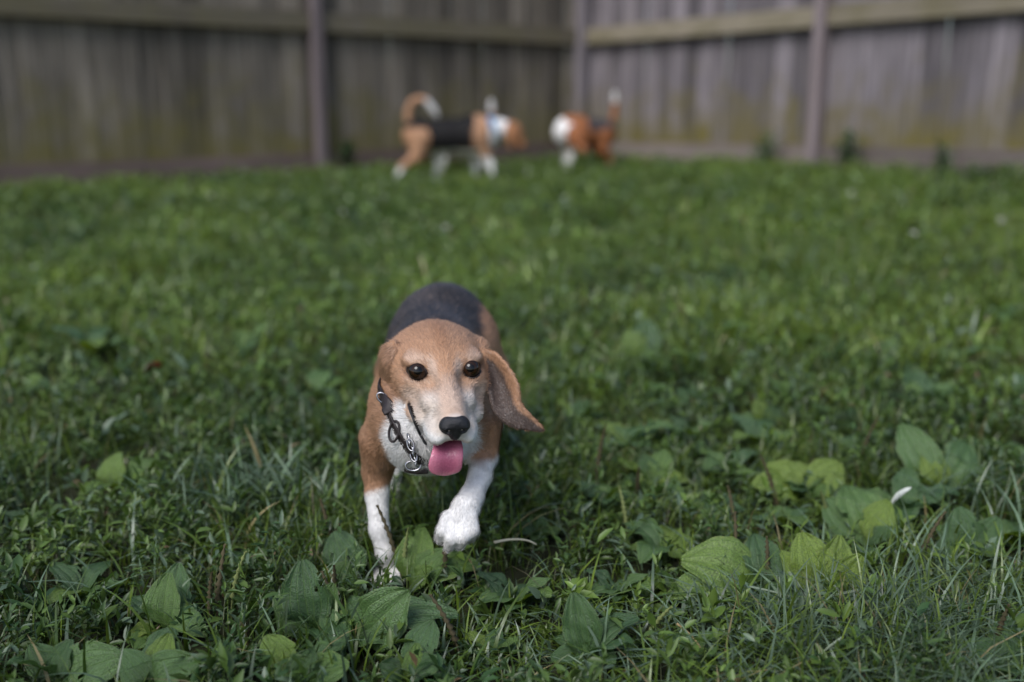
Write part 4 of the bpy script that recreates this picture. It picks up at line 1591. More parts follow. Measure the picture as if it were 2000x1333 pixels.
plantain("plantain with broad arching yellow-green leaves, upper part of the right weed patch", 1570, 975,
         [(1500, 915, 0.0, 0.6, 1.2), (1560, 905, -0.02, 0.6, 1.3), (1640, 910, -0.01, 0.6, 1.2), (1470, 955, 0.03, 0.4, 1.0), (1630, 965, 0.04, 0.4, 1.0)],
         [(1515, 1000, 0.06, 0.0)], seed=10)
plantain("plantain with two broad upright leaves near the right edge", 1830, 970,
         [(1765, 835, -0.02, 0.75, 0.9), (1810, 890, 0.0, 0.75, 0.95), (1900, 870, -0.03, 0.6, 1.0), (1755, 950, 0.03, 0.4, 0.9)],
         [(1680, 930, 0.07, 0.0)], seed=11)
plantain("plantain with a round blue-green leaf near the right edge", 1885, 1100,
         [(1870, 1000, 0.01, 0.75, 1.15), (1950, 1020, 0.0, 0.6, 0.9), (1830, 1080, 0.03, 0.4, 0.9)], [(1790, 1130, 0.06, 0.0)], seed=12)
plantain("plantain with folded leaf halfway between the dog's ear and the right weed patch", 1275, 955,
         [(1255, 895, 0.0, 0.7, 1.0), (1300, 885, -0.01, 0.7, 1.0), (1340, 940, 0.02, 0.4, 1.0), (1220, 945, 0.02, 0.4, 0.9)],
         [(1165, 975, 0.08, 0.05), (1245, 990, 0.05, 0.2)], seed=13)
plantain("low plantain with dark spreading leaf left of the big pale leaf", 1290, 1095,
         [(1350, 1055, 0.0, 0.4, 1.0), (1270, 1045, -0.02, 0.5, 0.9), (1230, 1080, 0.02, 0.3, 0.8)], [(1225, 1060, 0.05, 0.0), (1430, 1060, 0.05, 0.1)], seed=14)
plantain("plantain with a pale upright leaf in the left middle of the lawn", 235, 965,
         [(225, 893, 0.0, 0.8, 1.1), (300, 905, -0.01, 0.6, 0.9), (290, 950, 0.02, 0.4, 0.9)], [], seed=15)
plantain("plantain with large dull leaves in the bottom left corner", 110, 1345,
         [(60, 1270, 0.0, 0.6, 1.1), (130, 1262, 0.0, 0.6, 1.0), (215, 1290, 0.02, 0.5, 1.1)], [], 2, seed=16)
plantain("plantain with overlapping broad leaves at the bottom edge, left of centre", 300, 1350,
         [(240, 1285, 0.01, 0.6, 1.1), (330, 1250, -0.01, 0.7, 1.0), (380, 1300, 0.02, 0.5, 0.9)], [], 1, seed=17)
plantain("plantain with wide pale leaves at the bottom edge below the dog", 575, 1345,
         [(520, 1252, 0.0, 0.7, 1.1), (610, 1280, 0.02, 0.6, 1.0), (680, 1310, 0.03, 0.4, 1.0)], [], 1, seed=18)
plantain("plantain lying flat at the bottom edge, under the dog's raised paw", 800, 1345,
         [(860, 1300, 0.02, 0.3, 1.0), (740, 1310, 0.02, 0.4, 1.0), (815, 1270, 0.0, 0.5, 0.9)], [], 1, seed=19)
plantain("plantain with dark leaves in the bottom right corner", 1960, 1330,
         [(1900, 1260, 0.0, 0.6, 1.1), (1975, 1250, 0.0, 0.6, 1.0)], [(1935, 1290, 0.05, 0.0)], 2, seed=20)
plantain("bright leafed plantain out of focus above the right weed patch", 1490, 840,
         [(1480, 785, 0.0, 0.7, 1.1), (1520, 800, 0.0, 0.7, 1.0), (1440, 825, 0.02, 0.5, 1.0)], [], 2, seed=21)
plantain("pale blurred plantain right of the dog's back", 1250, 715,
         [(1225, 650, 0.0, 0.8, 1.3), (1265, 630, 0.0, 0.8, 1.2), (1285, 690, 0.02, 0.5, 1.2), (1200, 700, 0.02, 0.5, 1.2)], [], 2, seed=22)
plantain("blurred plantain in the right middle distance", 1735, 715,
         [(1700, 680, 0.0, 0.7, 1.2), (1745, 665, 0.0, 0.7, 1.2), (1690, 715, 0.02, 0.5, 1.0)], [], 2, seed=23)
plantain("blurred plantain near the left edge of the lawn", 75, 775,
         [(60, 735, 0.0, 0.7, 1.2), (95, 745, 0.0, 0.7, 1.1)], [], 3, 0.085, seed=24)
plantain("blurred plantain in the left middle distance behind the long grass", 490, 680,
         [(470, 655, 0.0, 0.7, 1.3), (515, 655, 0.0, 0.7, 1.2)], [], 3, 0.09, seed=25)
plantain("plantain with bright blurred leaves at the right edge, level with the dog's head", 1990, 800,
         [(1960, 760, 0.0, 0.7, 1.1), (1995, 735, 0.0, 0.7, 1.1)], [], 3, 0.09, seed=26)


def small_plantains(spots, size, n):
    for k, (x, y, label) in enumerate(spots):
        plantain(label, x, y, [], [], n, size * random.uniform(0.8, 1.2), seed=40 + k + int(x) % 17)


small_plantains([(1330, 790, "small blurred plantain a little above and right of the dog's ear tip"),
                 (1560, 690, "blurred plantain midway between the pale plantain and the right edge"),
                 (1400, 680, "blurred plantain just right of the pale plantain behind the dog"),
                 (1650, 830, "blurred plantain right of the bright leafed one, above the weed patch"),
                 (1880, 720, "blurred plantain near the right edge, level with the dog's eyes"),
                 (1800, 800, "blurred plantain above the two broad upright leaves at right"),
                 (1590, 760, "blurred plantain above and right of the bright leafed one"),
                 (1940, 640, "small far plantain at the right edge, level with the dog's back"),
                 (1130, 830, "blurred plantain just right of the dog's ear tip"),
                 (1490, 620, "farthest blurred plantain in the right half of the lawn")], 0.085, 6)
small_plantains([(1420, 930, "plantain left of the arching yellow-green leaves in the right weed patch"),
                 (1350, 870, "blurred plantain at the upper left of the right weed patch"),
                 (1660, 890, "blurred plantain just above the arching yellow-green leaves"),
                 (1760, 1010, "plantain under the white curled dead leaf"),
                 (1540, 1040, "plantain between the big pale leaf and the arching leaves"),
                 (1950, 900, "plantain at the right edge beside the broad upright leaves"),
                 (1980, 1080, "plantain at the right edge beside the round blue-green leaf"),
                 (1230, 880, "blurred plantain below and right of the dog's ear tip"),
                 (1180, 1000, "plantain among dark seed spikes right of the dog's legs"),
                 (1480, 880, "blurred plantain at the top of the right weed patch")], 0.068, 7)
small_plantains([(180, 700, "blurred plantain above the small rusty dead leaf at left"),
                 (360, 800, "blurred plantain in the left lawn, above the pale upright leaf"),
                 (560, 620, "blurred plantain left of the dog's black back"),
                 (620, 780, "blurred plantain directly left of the dog's shoulder"),
                 (90, 640, "far blurred plantain near the left edge"),
                 (250, 590, "farthest blurred plantain in the left half of the lawn")], 0.080, 5)
small_plantains([(1060, 1060, "small plantain right of the dog's raised paw, by the pale straw"),
                 (1010, 1200, "small plantain at bottom centre, left of the tall dull leaf"),
                 (470, 1120, "small plantain below the long blue-green grass at left"),
                 (160, 1180, "small plantain in the knotweed left of the blistered oval leaf"),
                 (1380, 1010, "small plantain above the big pale leaf"),
                 (1210, 1180, "small plantain between the tall dull leaf and the big pale leaf"),
                 (60, 1040, "small plantain at the left edge of the foreground"),
                 (1770, 1180, "small plantain in the fine grass right of the seed heads"),
                 (960, 1290, "small plantain at the bottom edge, left of the tall dull leaf"),
                 (1330, 1290, "small plantain at the bottom edge by the bent tan straw"),
                 (420, 1000, "small plantain in the long grass left of the dog's leg")], 0.052, 6)


# ------------------------------------------------------------------ lawn: grass blades and low leafy ground cover
def blade_arrays(base, h, w, az, bend, nseg, col, twist=None):
    N = len(base)
    t = np.linspace(0, 1, nseg + 1)
    d = np.stack([np.cos(az), np.sin(az), np.zeros(N)], 1)
    tw = az + math.pi / 2 + (twist if twist is not None else 0)
    s = np.stack([np.cos(tw), np.sin(tw), np.zeros(N)], 1)
    V = np.empty((N, 2 * nseg + 1, 3), np.float32)
    for i in range(nseg + 1):
        ti = t[i]
        c = base + d * (h * bend * ti ** 2)[:, None]
        c[:, 2] += h * (ti - 0.42 * np.minimum(bend, 1.4) * ti ** 2.2)
        if i < nseg:
            ww = (w * 0.5 * (0.75 + 0.6 * ti) * (1 - ti ** 2.2))[:, None]
            V[:, 2 * i] = c - s * ww
            V[:, 2 * i + 1] = c + s * ww
        else:
            V[:, 2 * nseg] = c
    off = (np.arange(N) * (2 * nseg + 1))[:, None]
    q = []
    for i in range(nseg - 1):
        q.append(off + np.array([[2 * i, 2 * i + 1, 2 * i + 3, 2 * i + 2]]))
    quads = np.concatenate(q) if q else np.zeros((0, 4), int)
    tris = off + np.array([[2 * nseg - 2, 2 * nseg - 1, 2 * nseg]])
    C = np.repeat(col[:, None], 2 * nseg + 1, 1).astype(np.float32)
    return V.reshape(-1, 3), tris, quads, C.reshape(-1, 3)


def leaf_arrays(base, d, n, ln, w, col, fine=True, curl=0.15, fold=0.25):
    """small oval leaves, folded along the midrib"""
    N = len(base)
    d = unit(d)
    n = unit(n - (n * d).sum(1, keepdims=True) * d)
    s = np.cross(d, n)
    ln, w = ln[:, None], w[:, None]
    if fine:
        ts = [(0, 0), (0.32, 0.92), (0.68, 0.80), (1.0, 0)]
        V = np.empty((N, 8, 3), np.float32)
        V[:, 0] = base
        k = 1
        for t, ww in ts[1:3]:
            c = base + d * ln * t - n * ln * curl * t * t
            V[:, k] = c - s * w * 0.5 * ww + n * w * fold
            V[:, k + 1] = c
            V[:, k + 2] = c + s * w * 0.5 * ww + n * w * fold
            k += 3
        V[:, 7] = base + d * ln - n * ln * curl
        off = (np.arange(N) * 8)[:, None]
        tris = np.concatenate([off + np.array([f]) for f in ((0, 2, 1), (0, 3, 2), (4, 5, 7), (5, 6, 7))])
        quads = np.concatenate([off + np.array([f]) for f in ((1, 2, 5, 4), (2, 3, 6, 5))])
        return V.reshape(-1, 3), tris, quads, np.repeat(col[:, None], 8, 1).reshape(-1, 3)
    V = np.empty((N, 4, 3), np.float32)
    V[:, 0] = base
    c = base + d * ln * 0.5
    V[:, 1] = c - s * w * 0.5 + n * w * fold * 0.5
    V[:, 2] = c + s * w * 0.5 + n * w * fold * 0.5
    V[:, 3] = base + d * ln - n * ln * curl
    off = (np.arange(N) * 4)[:, None]
    tris = np.concatenate([off + np.array([[0, 2, 1]]), off + np.array([[1, 2, 3]])])
    return V.reshape(-1, 3), tris, np.zeros((0, 4), int), np.repeat(col[:, None], 4, 1).reshape(-1, 3)


class Bag:
    def __init__(self):
        self.V, self.T, self.Q, self.C, self.n = [], [], [], [], 0

    def add(self, a):
        V, T, Q, C = a
        self.V.append(V)
        self.T.append(np.asarray(T) + self.n)
        self.Q.append(np.asarray(Q) + self.n)
        self.C.append(C)
        self.n += len(V)

    def build(self, name, mat):
        me = np_mesh(name, np.concatenate(self.V), np.concatenate(self.T), np.concatenate(self.Q), np.concatenate(self.C))
        return mobj(name, me, mat)


def scatter(y0, y1, n):
    """random points over the part of the yard in view (and a margin)"""
    out = []
    got = 0
    while got < n:
        y = np.sqrt(rng.random(n) * (y1 ** 2 - y0 ** 2) + y0 ** 2)
        x = (rng.random(n) * 2 - 1) * (0.60 * y + 0.30)
        keep = (x < 0.60 * y + 0.3) & inside_yard(x, y, 0.06)
        p = np.stack([x, y], 1)[keep]
        out.append(p)
        got += len(p)
        if len(p) == 0:
            break
    p = np.concatenate(out)[:n]
    return p[:, 0], p[:, 1]


def grassiness(x, y):
    g = 0.55 * vnoise(x, y, 0.28, 21) + 0.45 * vnoise(x, y, 0.75, 22)
    # tuft of long grass left of the dog, fine grass in the right foreground, leafy mats at left and centre
    g = g + 0.45 * np.exp(-(((x + 0.33) / 0.16) ** 2 + ((y - 1.28) / 0.17) ** 2))
    g = g + 0.40 * np.exp(-(((x - 0.42) / 0.20) ** 2 + ((y - 0.95) / 0.14) ** 2))
    g = g - 0.35 * np.exp(-(((x - 0.08) / 0.14) ** 2 + ((y - 1.02) / 0.14) ** 2))
    g = g - 0.35 * np.exp(-(((x + 0.50) / 0.16) ** 2 + ((y - 1.10) / 0.20) ** 2))
    return g


def thin(x, y):
    """worn and gappy places"""
    a = vnoise(x, y, 0.11, 51) * 0.6 + vnoise(x, y, 0.34, 52) * 0.4
    return np.clip((a - 0.20) / 0.22, 0.30, 1.0)


def lawn_tone(x, y):
    """slow patches of yellower and bluer green"""
    return -0.30 + 0.70 * vnoise(x, y, 0.55, 31) + 0.50 * vnoise(x, y, 0.16, 32) + 0.35 * vnoise(x, y, 0.05, 33) + 0.28 * np.clip((y - 1.2) / 1.5, 0, 1)


def room(x, y):
    """how tall the lawn can stand here (metres) beside and in front of broad leaves"""
    out = np.full(len(x), 1.0)
    for fx, fy, fr, fh in FOOT:
        if fy > 2.2:
            continue
        m = np.where((np.abs(x - fx) < fr) & (np.abs(y - fy) < fr))[0]
        if len(m):
            k = (x[m] - fx) ** 2 + (y[m] - fy) ** 2 < fr * fr
            out[m[k]] = np.minimum(out[m[k]], max(0.012 if fh < 0.015 else 0.022, fh * 0.75))
    return out


GREEN_A = np.array([0.032, 0.068, 0.010])
GREEN_B = np.array([0.158, 0.226, 0.032])
GREEN_BLUE = np.array([0.105, 0.155, 0.092])
STRAW = np.array([0.30, 0.25, 0.12])


def blade_cols(x, y):
    t = np.clip(lawn_tone(x, y) + rng.normal(0, 0.22, len(x)), 0, 1)[:, None]
    c = GREEN_A * (1 - t) + GREEN_B * t
    b = (rng.random(len(x)) < 0.14 + 0.5 * np.exp(-(((x - 0.40) / 0.22) ** 2 + ((y - 0.95) / 0.16) ** 2)))[:, None]
    c = np.where(b, GREEN_BLUE * rng.uniform(0.6, 1.2, (len(x), 1)), c)
    s = (rng.random(len(x)) < 0.035)[:, None]
    c = np.where(s, STRAW * rng.uniform(0.5, 1.2, (len(x), 1)), c)
    return c * rng.uniform(0.75, 1.25, (len(x), 1))


grass = Bag()
for (y0, y1, n, hmin, hmax, wmin, wmax, seg) in ((0.45, 1.75, 105000, 0.022, 0.115, 0.0012, 0.0038, 4),
                                                  (1.75, 4.0, 120000, 0.028, 0.125, 0.0026, 0.0062, 3),
                                                  (4.0, 8.8, 130000, 0.026, 0.090, 0.0050, 0.0115, 2)):
    x, y = scatter(y0, y1, n)
    g = grassiness(x, y)
    keep = rng.random(len(x)) < np.clip(0.25 + 1.3 * (g - 0.25), 0.18, 1.0) * thin(x, y)
    x, y, g = x[keep], y[keep], g[keep]
    N = len(x)
    base = np.stack([x, y, ground(x, y) - 0.004], 1)
    h = (hmin + (hmax - hmin) * rng.beta(1.7, 2.6, N)) * (0.45 + 1.0 * vnoise(x, y, 0.22, 77)) * (0.7 + 0.6 * g)
    h = np.minimum(h, room(x, y) * rng.uniform(0.6, 1.15, N))
    grass.add(blade_arrays(base, h, rng.uniform(wmin, wmax, N), rng.uniform(0, 2 * math.pi, N),
                           rng.uniform(0.15, 1.3, N), seg, blade_cols(x, y), rng.normal(0, 0.6, N)))


def tuft(px, py, n, spread, hmin, hmax, w, bluish, bend=(0.15, 0.9)):
    g = G(px, py)
    x = g[0] + rng.normal(0, spread, n)
    y = g[1] + rng.normal(0, spread, n)
    c = blade_cols(x, y)
    c = np.where((rng.random(n) < bluish)[:, None], GREEN_BLUE * rng.uniform(0.8, 1.7, (n, 1)), c)
    grass.add(blade_arrays(np.stack([x, y, ground(x, y) - 0.004], 1), rng.uniform(hmin, hmax, n), rng.uniform(w * 0.7, w * 1.3, n),
                           rng.uniform(0, 2 * math.pi, n), rng.uniform(*bend, n), 5, c, rng.normal(0, 0.6, n)))


tuft(520, 1010, 110, 0.05, 0.06, 0.125, 0.0060, 0.75)
tuft(610, 1020, 90, 0.045, 0.06, 0.13, 0.0058, 0.75)
tuft(430, 1010, 70, 0.05, 0.06, 0.12, 0.0058, 0.7)
tuft(560, 960, 160, 0.09, 0.05, 0.10, 0.0038, 0.25)
tuft(1560, 1250, 230, 0.08, 0.05, 0.10, 0.0036, 0.75, (0.5, 1.6))
tuft(1740, 1260, 260, 0.09, 0.05, 0.11, 0.0036, 0.65, (0.4, 1.5))
tuft(1900, 1180, 200, 0.07, 0.05, 0.115, 0.0036, 0.45)
tuft(1950, 1010, 120, 0.06, 0.06, 0.12, 0.0034, 0.3)
tuft(1450, 1310, 150, 0.08, 0.05, 0.10, 0.0040, 0.6, (0.4, 1.5))
tuft(680, 1270, 120, 0.06, 0.05, 0.10, 0.0034, 0.15)
tuft(560, 1290, 110, 0.06, 0.05, 0.10, 0.0036, 0.15)
tuft(330, 1130, 40, 0.04, 0.06, 0.11, 0.0036, 0.4, (0.7, 1.6))
tuft(100, 1290, 80, 0.06, 0.05, 0.10, 0.0034, 0.3)
tuft(850, 880, 60, 0.05, 0.05, 0.09, 0.0034, 0.2)
tuft(1150, 790, 90, 0.07, 0.05, 0.11, 0.004, 0.35)
tuft(1790, 420, 40, 0.06, 0.10, 0.22, 0.006, 0.1, (0.1, 0.5))
tuft(1010, 1290, 260, 0.06, 0.025, 0.06, 0.0030, 0.15, (0.4, 1.4))
tuft(880, 1300, 220, 0.06, 0.025, 0.06, 0.0030, 0.15, (0.4, 1.4))
tuft(1180, 1240, 160, 0.06, 0.025, 0.06, 0.0030, 0.15, (0.4, 1.4))
for (d_, L_, side_) in ((DIR_L, 6.0, 1), (DIR_R, 5.6, -1)):
    nrm_ = np.array([-d_[1], d_[0]]) * side_
    for _ in range(46):
        q_ = CORNER + d_ * rng.uniform(0.1, L_) + nrm_ * rng.uniform(0.07, 0.35)
        m_ = int(rng.integers(10, 40))
        x = q_[0] + rng.normal(0, 0.05, m_)
        y = q_[1] + rng.normal(0, 0.05, m_)
        ok = inside_yard(x, y, 0.05)
        x, y = x[ok], y[ok]
        m_ = len(x)
        if m_:
            grass.add(blade_arrays(np.stack([x, y, ground(x, y)], 1), rng.uniform(0.06, 0.17, m_), rng.uniform(0.004, 0.009, m_),
                                   rng.uniform(0, 6.28, m_), rng.uniform(0.2, 1.0, m_), 3, blade_cols(x, y) * 1.1, rng.normal(0, 0.6, m_)))
for _ in range(150):                      # longer clumps through the middle and far lawn
    y0_ = rng.uniform(1.9, 7.0)
    x0_ = rng.uniform(-1, 1) * (0.55 * y0_ + 0.2)
    m_ = int(rng.integers(15, 50))
    x = x0_ + rng.normal(0, 0.06, m_)
    y = y0_ + rng.normal(0, 0.06, m_)
    ok = inside_yard(x, y, 0.05)
    x, y = x[ok], y[ok]
    m_ = len(x)
    if m_:
        grass.add(blade_arrays(np.stack([x, y, ground(x, y)], 1), rng.uniform(0.06, 0.14, m_), rng.uniform(0.004, 0.008, m_),
                               rng.uniform(0, 6.28, m_), rng.uniform(0.2, 1.2, m_), 4, blade_cols(x, y) * rng.uniform(0.9, 1.4), rng.normal(0, 0.6, m_)))
tag(grass.build("grass", M_BLADE), "green lawn grass over the whole yard", "grass", kind="stuff")

mat_bag = Bag()
LEAF_A = np.array([0.028, 0.062, 0.018])
LEAF_B = np.array([0.114, 0.178, 0.030])
for (y0, y1, n, nl, fine, ls) in ((0.45, 1.7, 7000, 10, True, 1.0), (1.7, 3.6, 10500, 8, False, 1.35), (3.6, 8.8, 15000, 5, False, 2.2)):
    x, y = scatter(y0, y1, n)
    g = grassiness(x, y)
    keep = rng.random(n) < np.clip(1.25 - 1.5 * (g - 0.2), 0.22, 1.0) * thin(x, y)
    x, y = x[keep], y[keep]
    N = len(x)
    b0 = np.stack([x, y, ground(x, y)], 1)
    H_ = rng.uniform(0.026, 0.070, N) * (0.7 + 0.6 * vnoise(x, y, 0.2, 44)) * (1.0 if fine else 1.1)
    H_ = np.minimum(H_, room(x, y) * rng.uniform(0.6, 1.0, N))
    az = rng.uniform(0, 2 * math.pi, N)
    lean = rng.uniform(0.1, 0.9, N)
    tip = b0 + np.stack([np.cos(az) * lean * H_, np.sin(az) * lean * H_, H_], 1)
    tone = np.clip(lawn_tone(x, y) + rng.normal(0, 0.18, N), 0, 1)[:, None]
    cs = LEAF_A * (1 - tone) + LEAF_B * tone
    if fine:   # wiry stems
        mat_bag.add(blade_arrays(b0, H_, np.full(N, 0.0012), az, lean, 2, np.repeat(np.array([[0.10, 0.11, 0.05]]), N, 0)))
    size_n = np.exp(rng.normal(0, 0.28, N))
    for k in range(nl):
        t = 0.38 + 0.62 * (k + rng.random(N)) / nl
        p = b0 + (tip - b0) * t[:, None]
        la = rng.uniform(0, 2 * math.pi, N)
        el = rng.uniform(0.0, 1.3, N)
        d = np.stack([np.cos(la) * np.cos(el), np.sin(la) * np.cos(el), np.sin(el)], 1)
        nn = np.stack([rng.normal(0, 0.45, N), rng.normal(0, 0.45, N), np.ones(N)], 1)
        ln = rng.uniform(0.008, 0.0185, N) * ls * size_n
        young = (t > 0.8)[:, None]
        c = cs * rng.uniform(0.72, 1.25, (N, 1)) * np.where(young, 1.2, 1.0)
        c = np.where((rng.random(N) < 0.12)[:, None], GREEN_BLUE * rng.uniform(0.7, 1.2, (N, 1)), c)
        c = np.where((rng.random(N) < 0.006)[:, None], np.array([0.16, 0.11, 0.06]), c)
        mat_bag.add(leaf_arrays(p, d, nn, ln, ln * rng.uniform(0.26, 0.42, N), c, fine))
tag(mat_bag.build("knotweed_ground_cover", M_LEAFLET), "low mat of small-leaved knotweed and clover through the lawn", "ground cover", kind="stuff")


# ------------------------------------------------------------------ grass seed heads
def finger_mesh(name):
    """braided spike: two rows of overlapping grains on a thin rib, unit length along z, bending to +x"""
    V, Q = [], []
    n = 26
    for i in range(n):
        t = i / n
        for s in (-1, 1):
            c = np.array([0.10 * t * t, s * 0.010, t + (0.5 / n if s > 0 else 0)])
            d = unit(np.array([0.0, s * 0.35, 1.0]))
            b = len(V)
            for (a, w) in ((0, 0.003), (0.5, 0.013), (1.0, 0.002)):
                p = c + d * a * 0.062
                V += [tuple(p + np.array([w, 0, 0])), tuple(p + np.array([0, w, 0])), tuple(p + np.array([-w, 0, 0])), tuple(p + np.array([0, -w, 0]))]
            for k in (0, 4):
                for j in range(4):
                    j2 = (j + 1) % 4
                    Q.append((b + k + j, b + k + j2, b + k + 4 + j2, b + k + 4 + j))
    me = np_mesh(name, V, quads=np.array(Q))
    me.materials.append(plain_mat("seed_grain", (0.22, 0.27, 0.19), 0.5, 0.4, scale=60, vary=0.35))
    return me


FINGER = finger_mesh("spike")


def axis_matrix(a, b, thick, xdir=(0, 0, 1)):
    a, b = np.asarray(a, float), np.asarray(b, float)
    z = b - a
    L = np.linalg.norm(z)
    z = z / L
    x = np.asarray(xdir, float)
    x = unit(x - (x @ z) * z)
    y = np.cross(z, x)
    M = Matrix.Identity(4)
    for r_ in range(3):
        M[r_][0], M[r_][1], M[r_][2], M[r_][3] = x[r_] * thick, y[r_] * thick, z[r_] * L, a[r_]
    return M


def seed_head(label, bx, by, hub, fingers, thick=0.062):
    g = G(bx, by)
    root = empty("crabgrass_stalk", g)
    tag(root, label, "seed head", "crabgrass seed heads in the right foreground")
    z0 = float((g - CAM) @ FWD)
    hb = P(hub[0], hub[1], z0 - 0.01)
    pts = spline([g, g * 0.5 + hb * 0.5 + np.array([0.004, 0, 0.004]), hb], 8)
    sv, st, sq = loft("stalk", pts - g, np.array([1.0, 0, 0]), 0.0009, 0.0009, 6)
    mobj("stalk", np_mesh("stalk", sv, tris=st, quads=sq), M_STALK, root)
    for (tx, ty, dz) in fingers:
        o = bpy.data.objects.new("spike", FINGER)
        link(o, root)
        M = axis_matrix(hb, P(tx, ty, z0 - 0.01 - dz), thick, -UP)
        M.translation = M.translation - root.location
        o.matrix_basis = M


seed_head("three-fingered pale braided seed head over the torn plantain leaves", 1585, 1235, (1580, 1178), [(1470, 1138, 0.0), (1672, 1145, 0.0), (1548, 1115, -0.01)])
seed_head("single upright braided seed spike left of the three-fingered one", 1520, 1240, (1524, 1205), [(1523, 1130, 0.0)])
seed_head("single braided seed spike right of the three-fingered one", 1748, 1240, (1744, 1225), [(1724, 1152, 0.0)])
seed_head("fuzzy pale seed spike standing near the right edge", 1935, 1255, (1934, 1235), [(1942, 1148, 0.0)], 0.085)
seed_head("blurred pale seed spike leaning right at the bottom edge", 1560, 1330, (1575, 1310), [(1628, 1240, 0.02)], 0.08)
seed_head("thick pale seed spike at the very bottom, right of centre", 1470, 1350, (1480, 1330), [(1512, 1296, 0.02)], 0.09)


# ------------------------------------------------------------------ stray leaves, straws, clover heads, weeds at the fence
def curled_leaf(name, label, cat, a, b, z, width, colr, facing):
    z0 = z
    p0, p1 = P(a[0], a[1], z0), P(b[0], b[1], z0)
    mid_ = (p0 + p1) / 2 + UP * 0.006
    path = spline([p0, mid_, p1], 12)
    u = np.linspace(0, 1, 12)
    hw = width * (np.sin(math.pi * (0.06 + 0.90 * u)) ** 1.3) * (1 + 0.15 * np.sin(u * 17))
    wd = np.repeat(np.asarray(facing, float)[None], 12, 0) + 0.5 * np.sin(u * 5)[:, None] * TOCAM
    v_, t_, q_ = loft(name, path, wd, hw, 0.0005, 8)
    o = mobj(name, np_mesh(name, v_, tris=t_, quads=q_), plain_mat(name, colr, 0.6, 0.3, scale=120, vary=0.3))
    tag(o, label, cat)


gp = float((G(1740, 1040) - CAM) @ FWD)
curled_leaf("dead_leaf", "thin white curled dead leaf over the dark folded plantain leaf", "leaf", (1730, 998), (1780, 952), gp - 0.02, 0.0042, (0.55, 0.57, 0.52), UPV * 0.73 - np.array([0.68, 0, 0]))
gp = float((G(298, 740) - CAM) @ FWD)
curled_leaf("dead_leaf", "small rusty brown dead leaf in the left middle of the lawn", "leaf", (283, 730), (315, 712), gp - 0.11, 0.013, (0.20, 0.04, 0.025), UP + TOCAM)


def straw(label, pts, z, r=0.0013, colr=(0.32, 0.24, 0.12)):
    path = spline([P(x, y, z) for x, y in pts], 12)
    v_, t_, q_ = loft("dry_straw", path, np.array([1.0, 0.2, 0]), np.linspace(r, r * 0.5, 12), np.linspace(r, r * 0.5, 12), 6)
    tag(mobj("dry_straw", np_mesh("dry_straw", v_, tris=t_, quads=q_), plain_mat("dry_straw", colr, 0.7, 0.3, scale=40, vary=0.3)), label, "straw", "dry straws in the grass")


straw("bent tan straw left of the fine grass, bottom right", [(1322, 1218), (1350, 1242), (1372, 1272), (1400, 1325)], 1.035)
straw("pale straw lying across the grass under the dog's raised paw", [(965, 1060), (1000, 1054), (1030, 1056), (1048, 1064)], 1.19, 0.0018, (0.30, 0.29, 0.22))


def clover(label, px, py, size=0.011):
    g = G(px, py)
    z0 = float((g - CAM) @ FWD)
    hh = 0.055
    root = empty("clover_flower", g)
    tag(root, label, "flower", "white clover heads in the lawn")
    sv, st, sq = loft("stalk", spline([np.zeros(3), np.array([0.004, 0, hh / 2]), np.array([0.002, 0, hh])], 6), np.array([1.0, 0, 0]), 0.001, 0.001, 6)
    mobj("stalk", np_mesh("stalk", sv, tris=st, quads=sq), M_STALK, root)
    r = np.random.default_rng(int(px))
    n = 70
    d = unit(r.normal(0, 1, (n, 3)) + np.array([0, 0, 0.35]))
    b = np.array([0.002, 0, hh]) + d * size * 0.35
    V, T, Q, C = leaf_arrays(b, d, np.cross(d, r.normal(0, 1, (n, 3))), np.full(n, size * 0.95), np.full(n, size * 0.42), np.repeat(np.array([[0.72, 0.70, 0.66]]), n, 0), True)
    mobj("flower_head", np_mesh("flower_head", V, T, Q, C), M_LEAFLET, root)


for lab, x, y in (("white clover head in the far lawn, below the left fence post", 412, 405), ("white clover head left of the walking dogs, middle of the lawn", 670, 440),
                  ("white clover head just under the far dogs' front paws", 1030, 358), ("white clover head near the right side of the lawn", 1780, 488),
                  ("white clover head close to the right edge of the lawn", 1950, 458), ("white clover head in the lawn below the red-brown dog", 1100, 410),
                  ("white clover head above the trotting dog's back", 871, 472), ("white clover head below the right fence post", 1660, 400)):
    clover(lab, x, y)


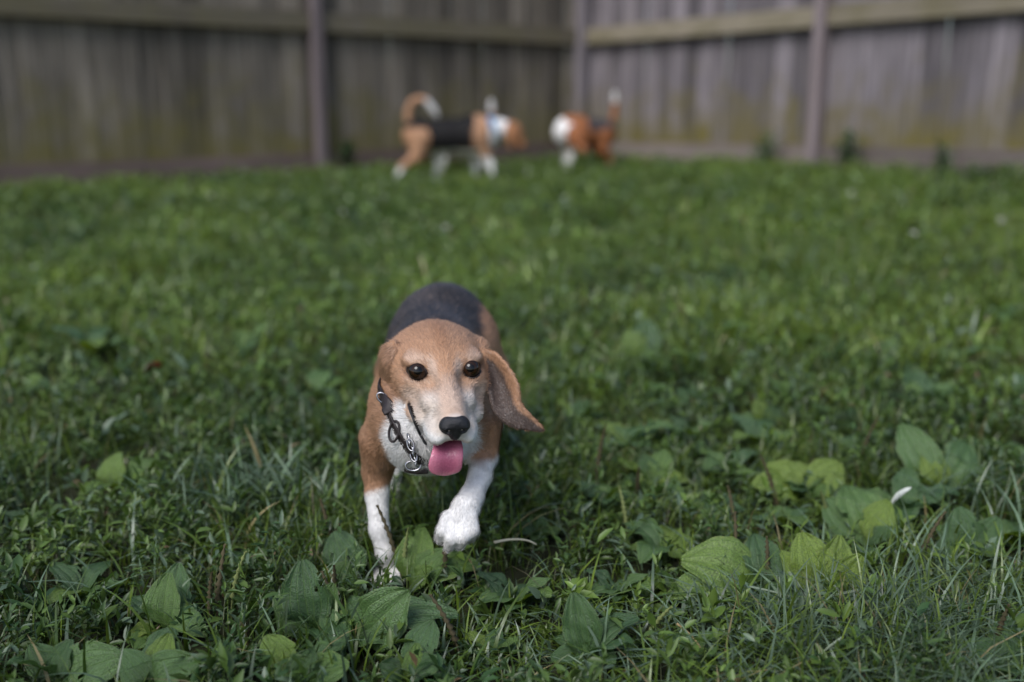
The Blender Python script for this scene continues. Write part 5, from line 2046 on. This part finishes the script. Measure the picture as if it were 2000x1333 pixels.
def fence_weed(label, px, py, height, spread, n, leaf, seed, dark=1.0):
    d_, sd_ = (DIR_R, -1) if px > 1130 else (DIR_L, 1)
    q_ = CORNER + d_ * py + np.array([-d_[1], d_[0]]) * sd_ * 0.13
    g = np.array([q_[0], q_[1], float(ground(q_[0], q_[1]))])
    root = empty("weed_clump", g)
    tag(root, label, "weed", "weeds growing along the fence")
    r = np.random.default_rng(seed)
    ns = 9
    B = Bag()
    L_ = Bag()
    for s in range(ns):
        a = r.uniform(0, 6.28)
        ln_ = r.uniform(0.1, 1) * spread
        h = height * r.uniform(0.6, 1.05)
        tip = np.array([math.cos(a) * ln_, math.sin(a) * ln_, h])
        B.add(blade_arrays(np.zeros((1, 3)) + r.normal(0, 0.01, (1, 3)) * np.array([1, 1, 0]), np.array([h]), np.array([0.005]), np.array([a]), np.array([ln_ / h]), 4, np.array([[0.07, 0.1, 0.04]])))
        m = n // ns
        t = r.uniform(0.15, 1, m)
        p = tip[None] * t[:, None] * np.array([1, 1, 1])
        el, az = r.uniform(-0.2, 0.9, m), r.uniform(0, 6.28, m)
        d = np.stack([np.cos(az) * np.cos(el), np.sin(az) * np.cos(el), np.sin(el)], 1)
        c = np.array([[0.06, 0.13, 0.045]]) * r.uniform(0.6, 1.5, (m, 1)) * dark
        lf = leaf * r.uniform(0.6, 1.2, m)
        L_.add(leaf_arrays(p, d, np.array([[0, 0, 1.0]]) + r.normal(0, 0.3, (m, 3)), lf, lf * 0.5, c, True))
    me = np_mesh("stem", np.concatenate(B.V), np.concatenate(B.T), np.concatenate(B.Q), np.concatenate(B.C))
    mobj("stem", me, M_LEAFLET, root)
    me = np_mesh("foliage", np.concatenate(L_.V), np.concatenate(L_.T), np.concatenate(L_.Q), np.concatenate(L_.C))
    mobj("foliage", me, M_LEAFLET, root)


fence_weed("leafy weed at the left foot of the right fence post", 1540, 2.08, 0.26, 0.13, 160, 0.045, 1)
fence_weed("dark leafy weed at the right foot of the right fence post", 1640, 2.72, 0.26, 0.12, 170, 0.045, 2, 0.8)
fence_weed("small weed by the fence at far right", 1765, 3.35, 0.21, 0.08, 90, 0.04, 3)
fence_weed("dark weed beside the left fence post", 656, 2.28, 0.22, 0.05, 150, 0.05, 4, 0.6)
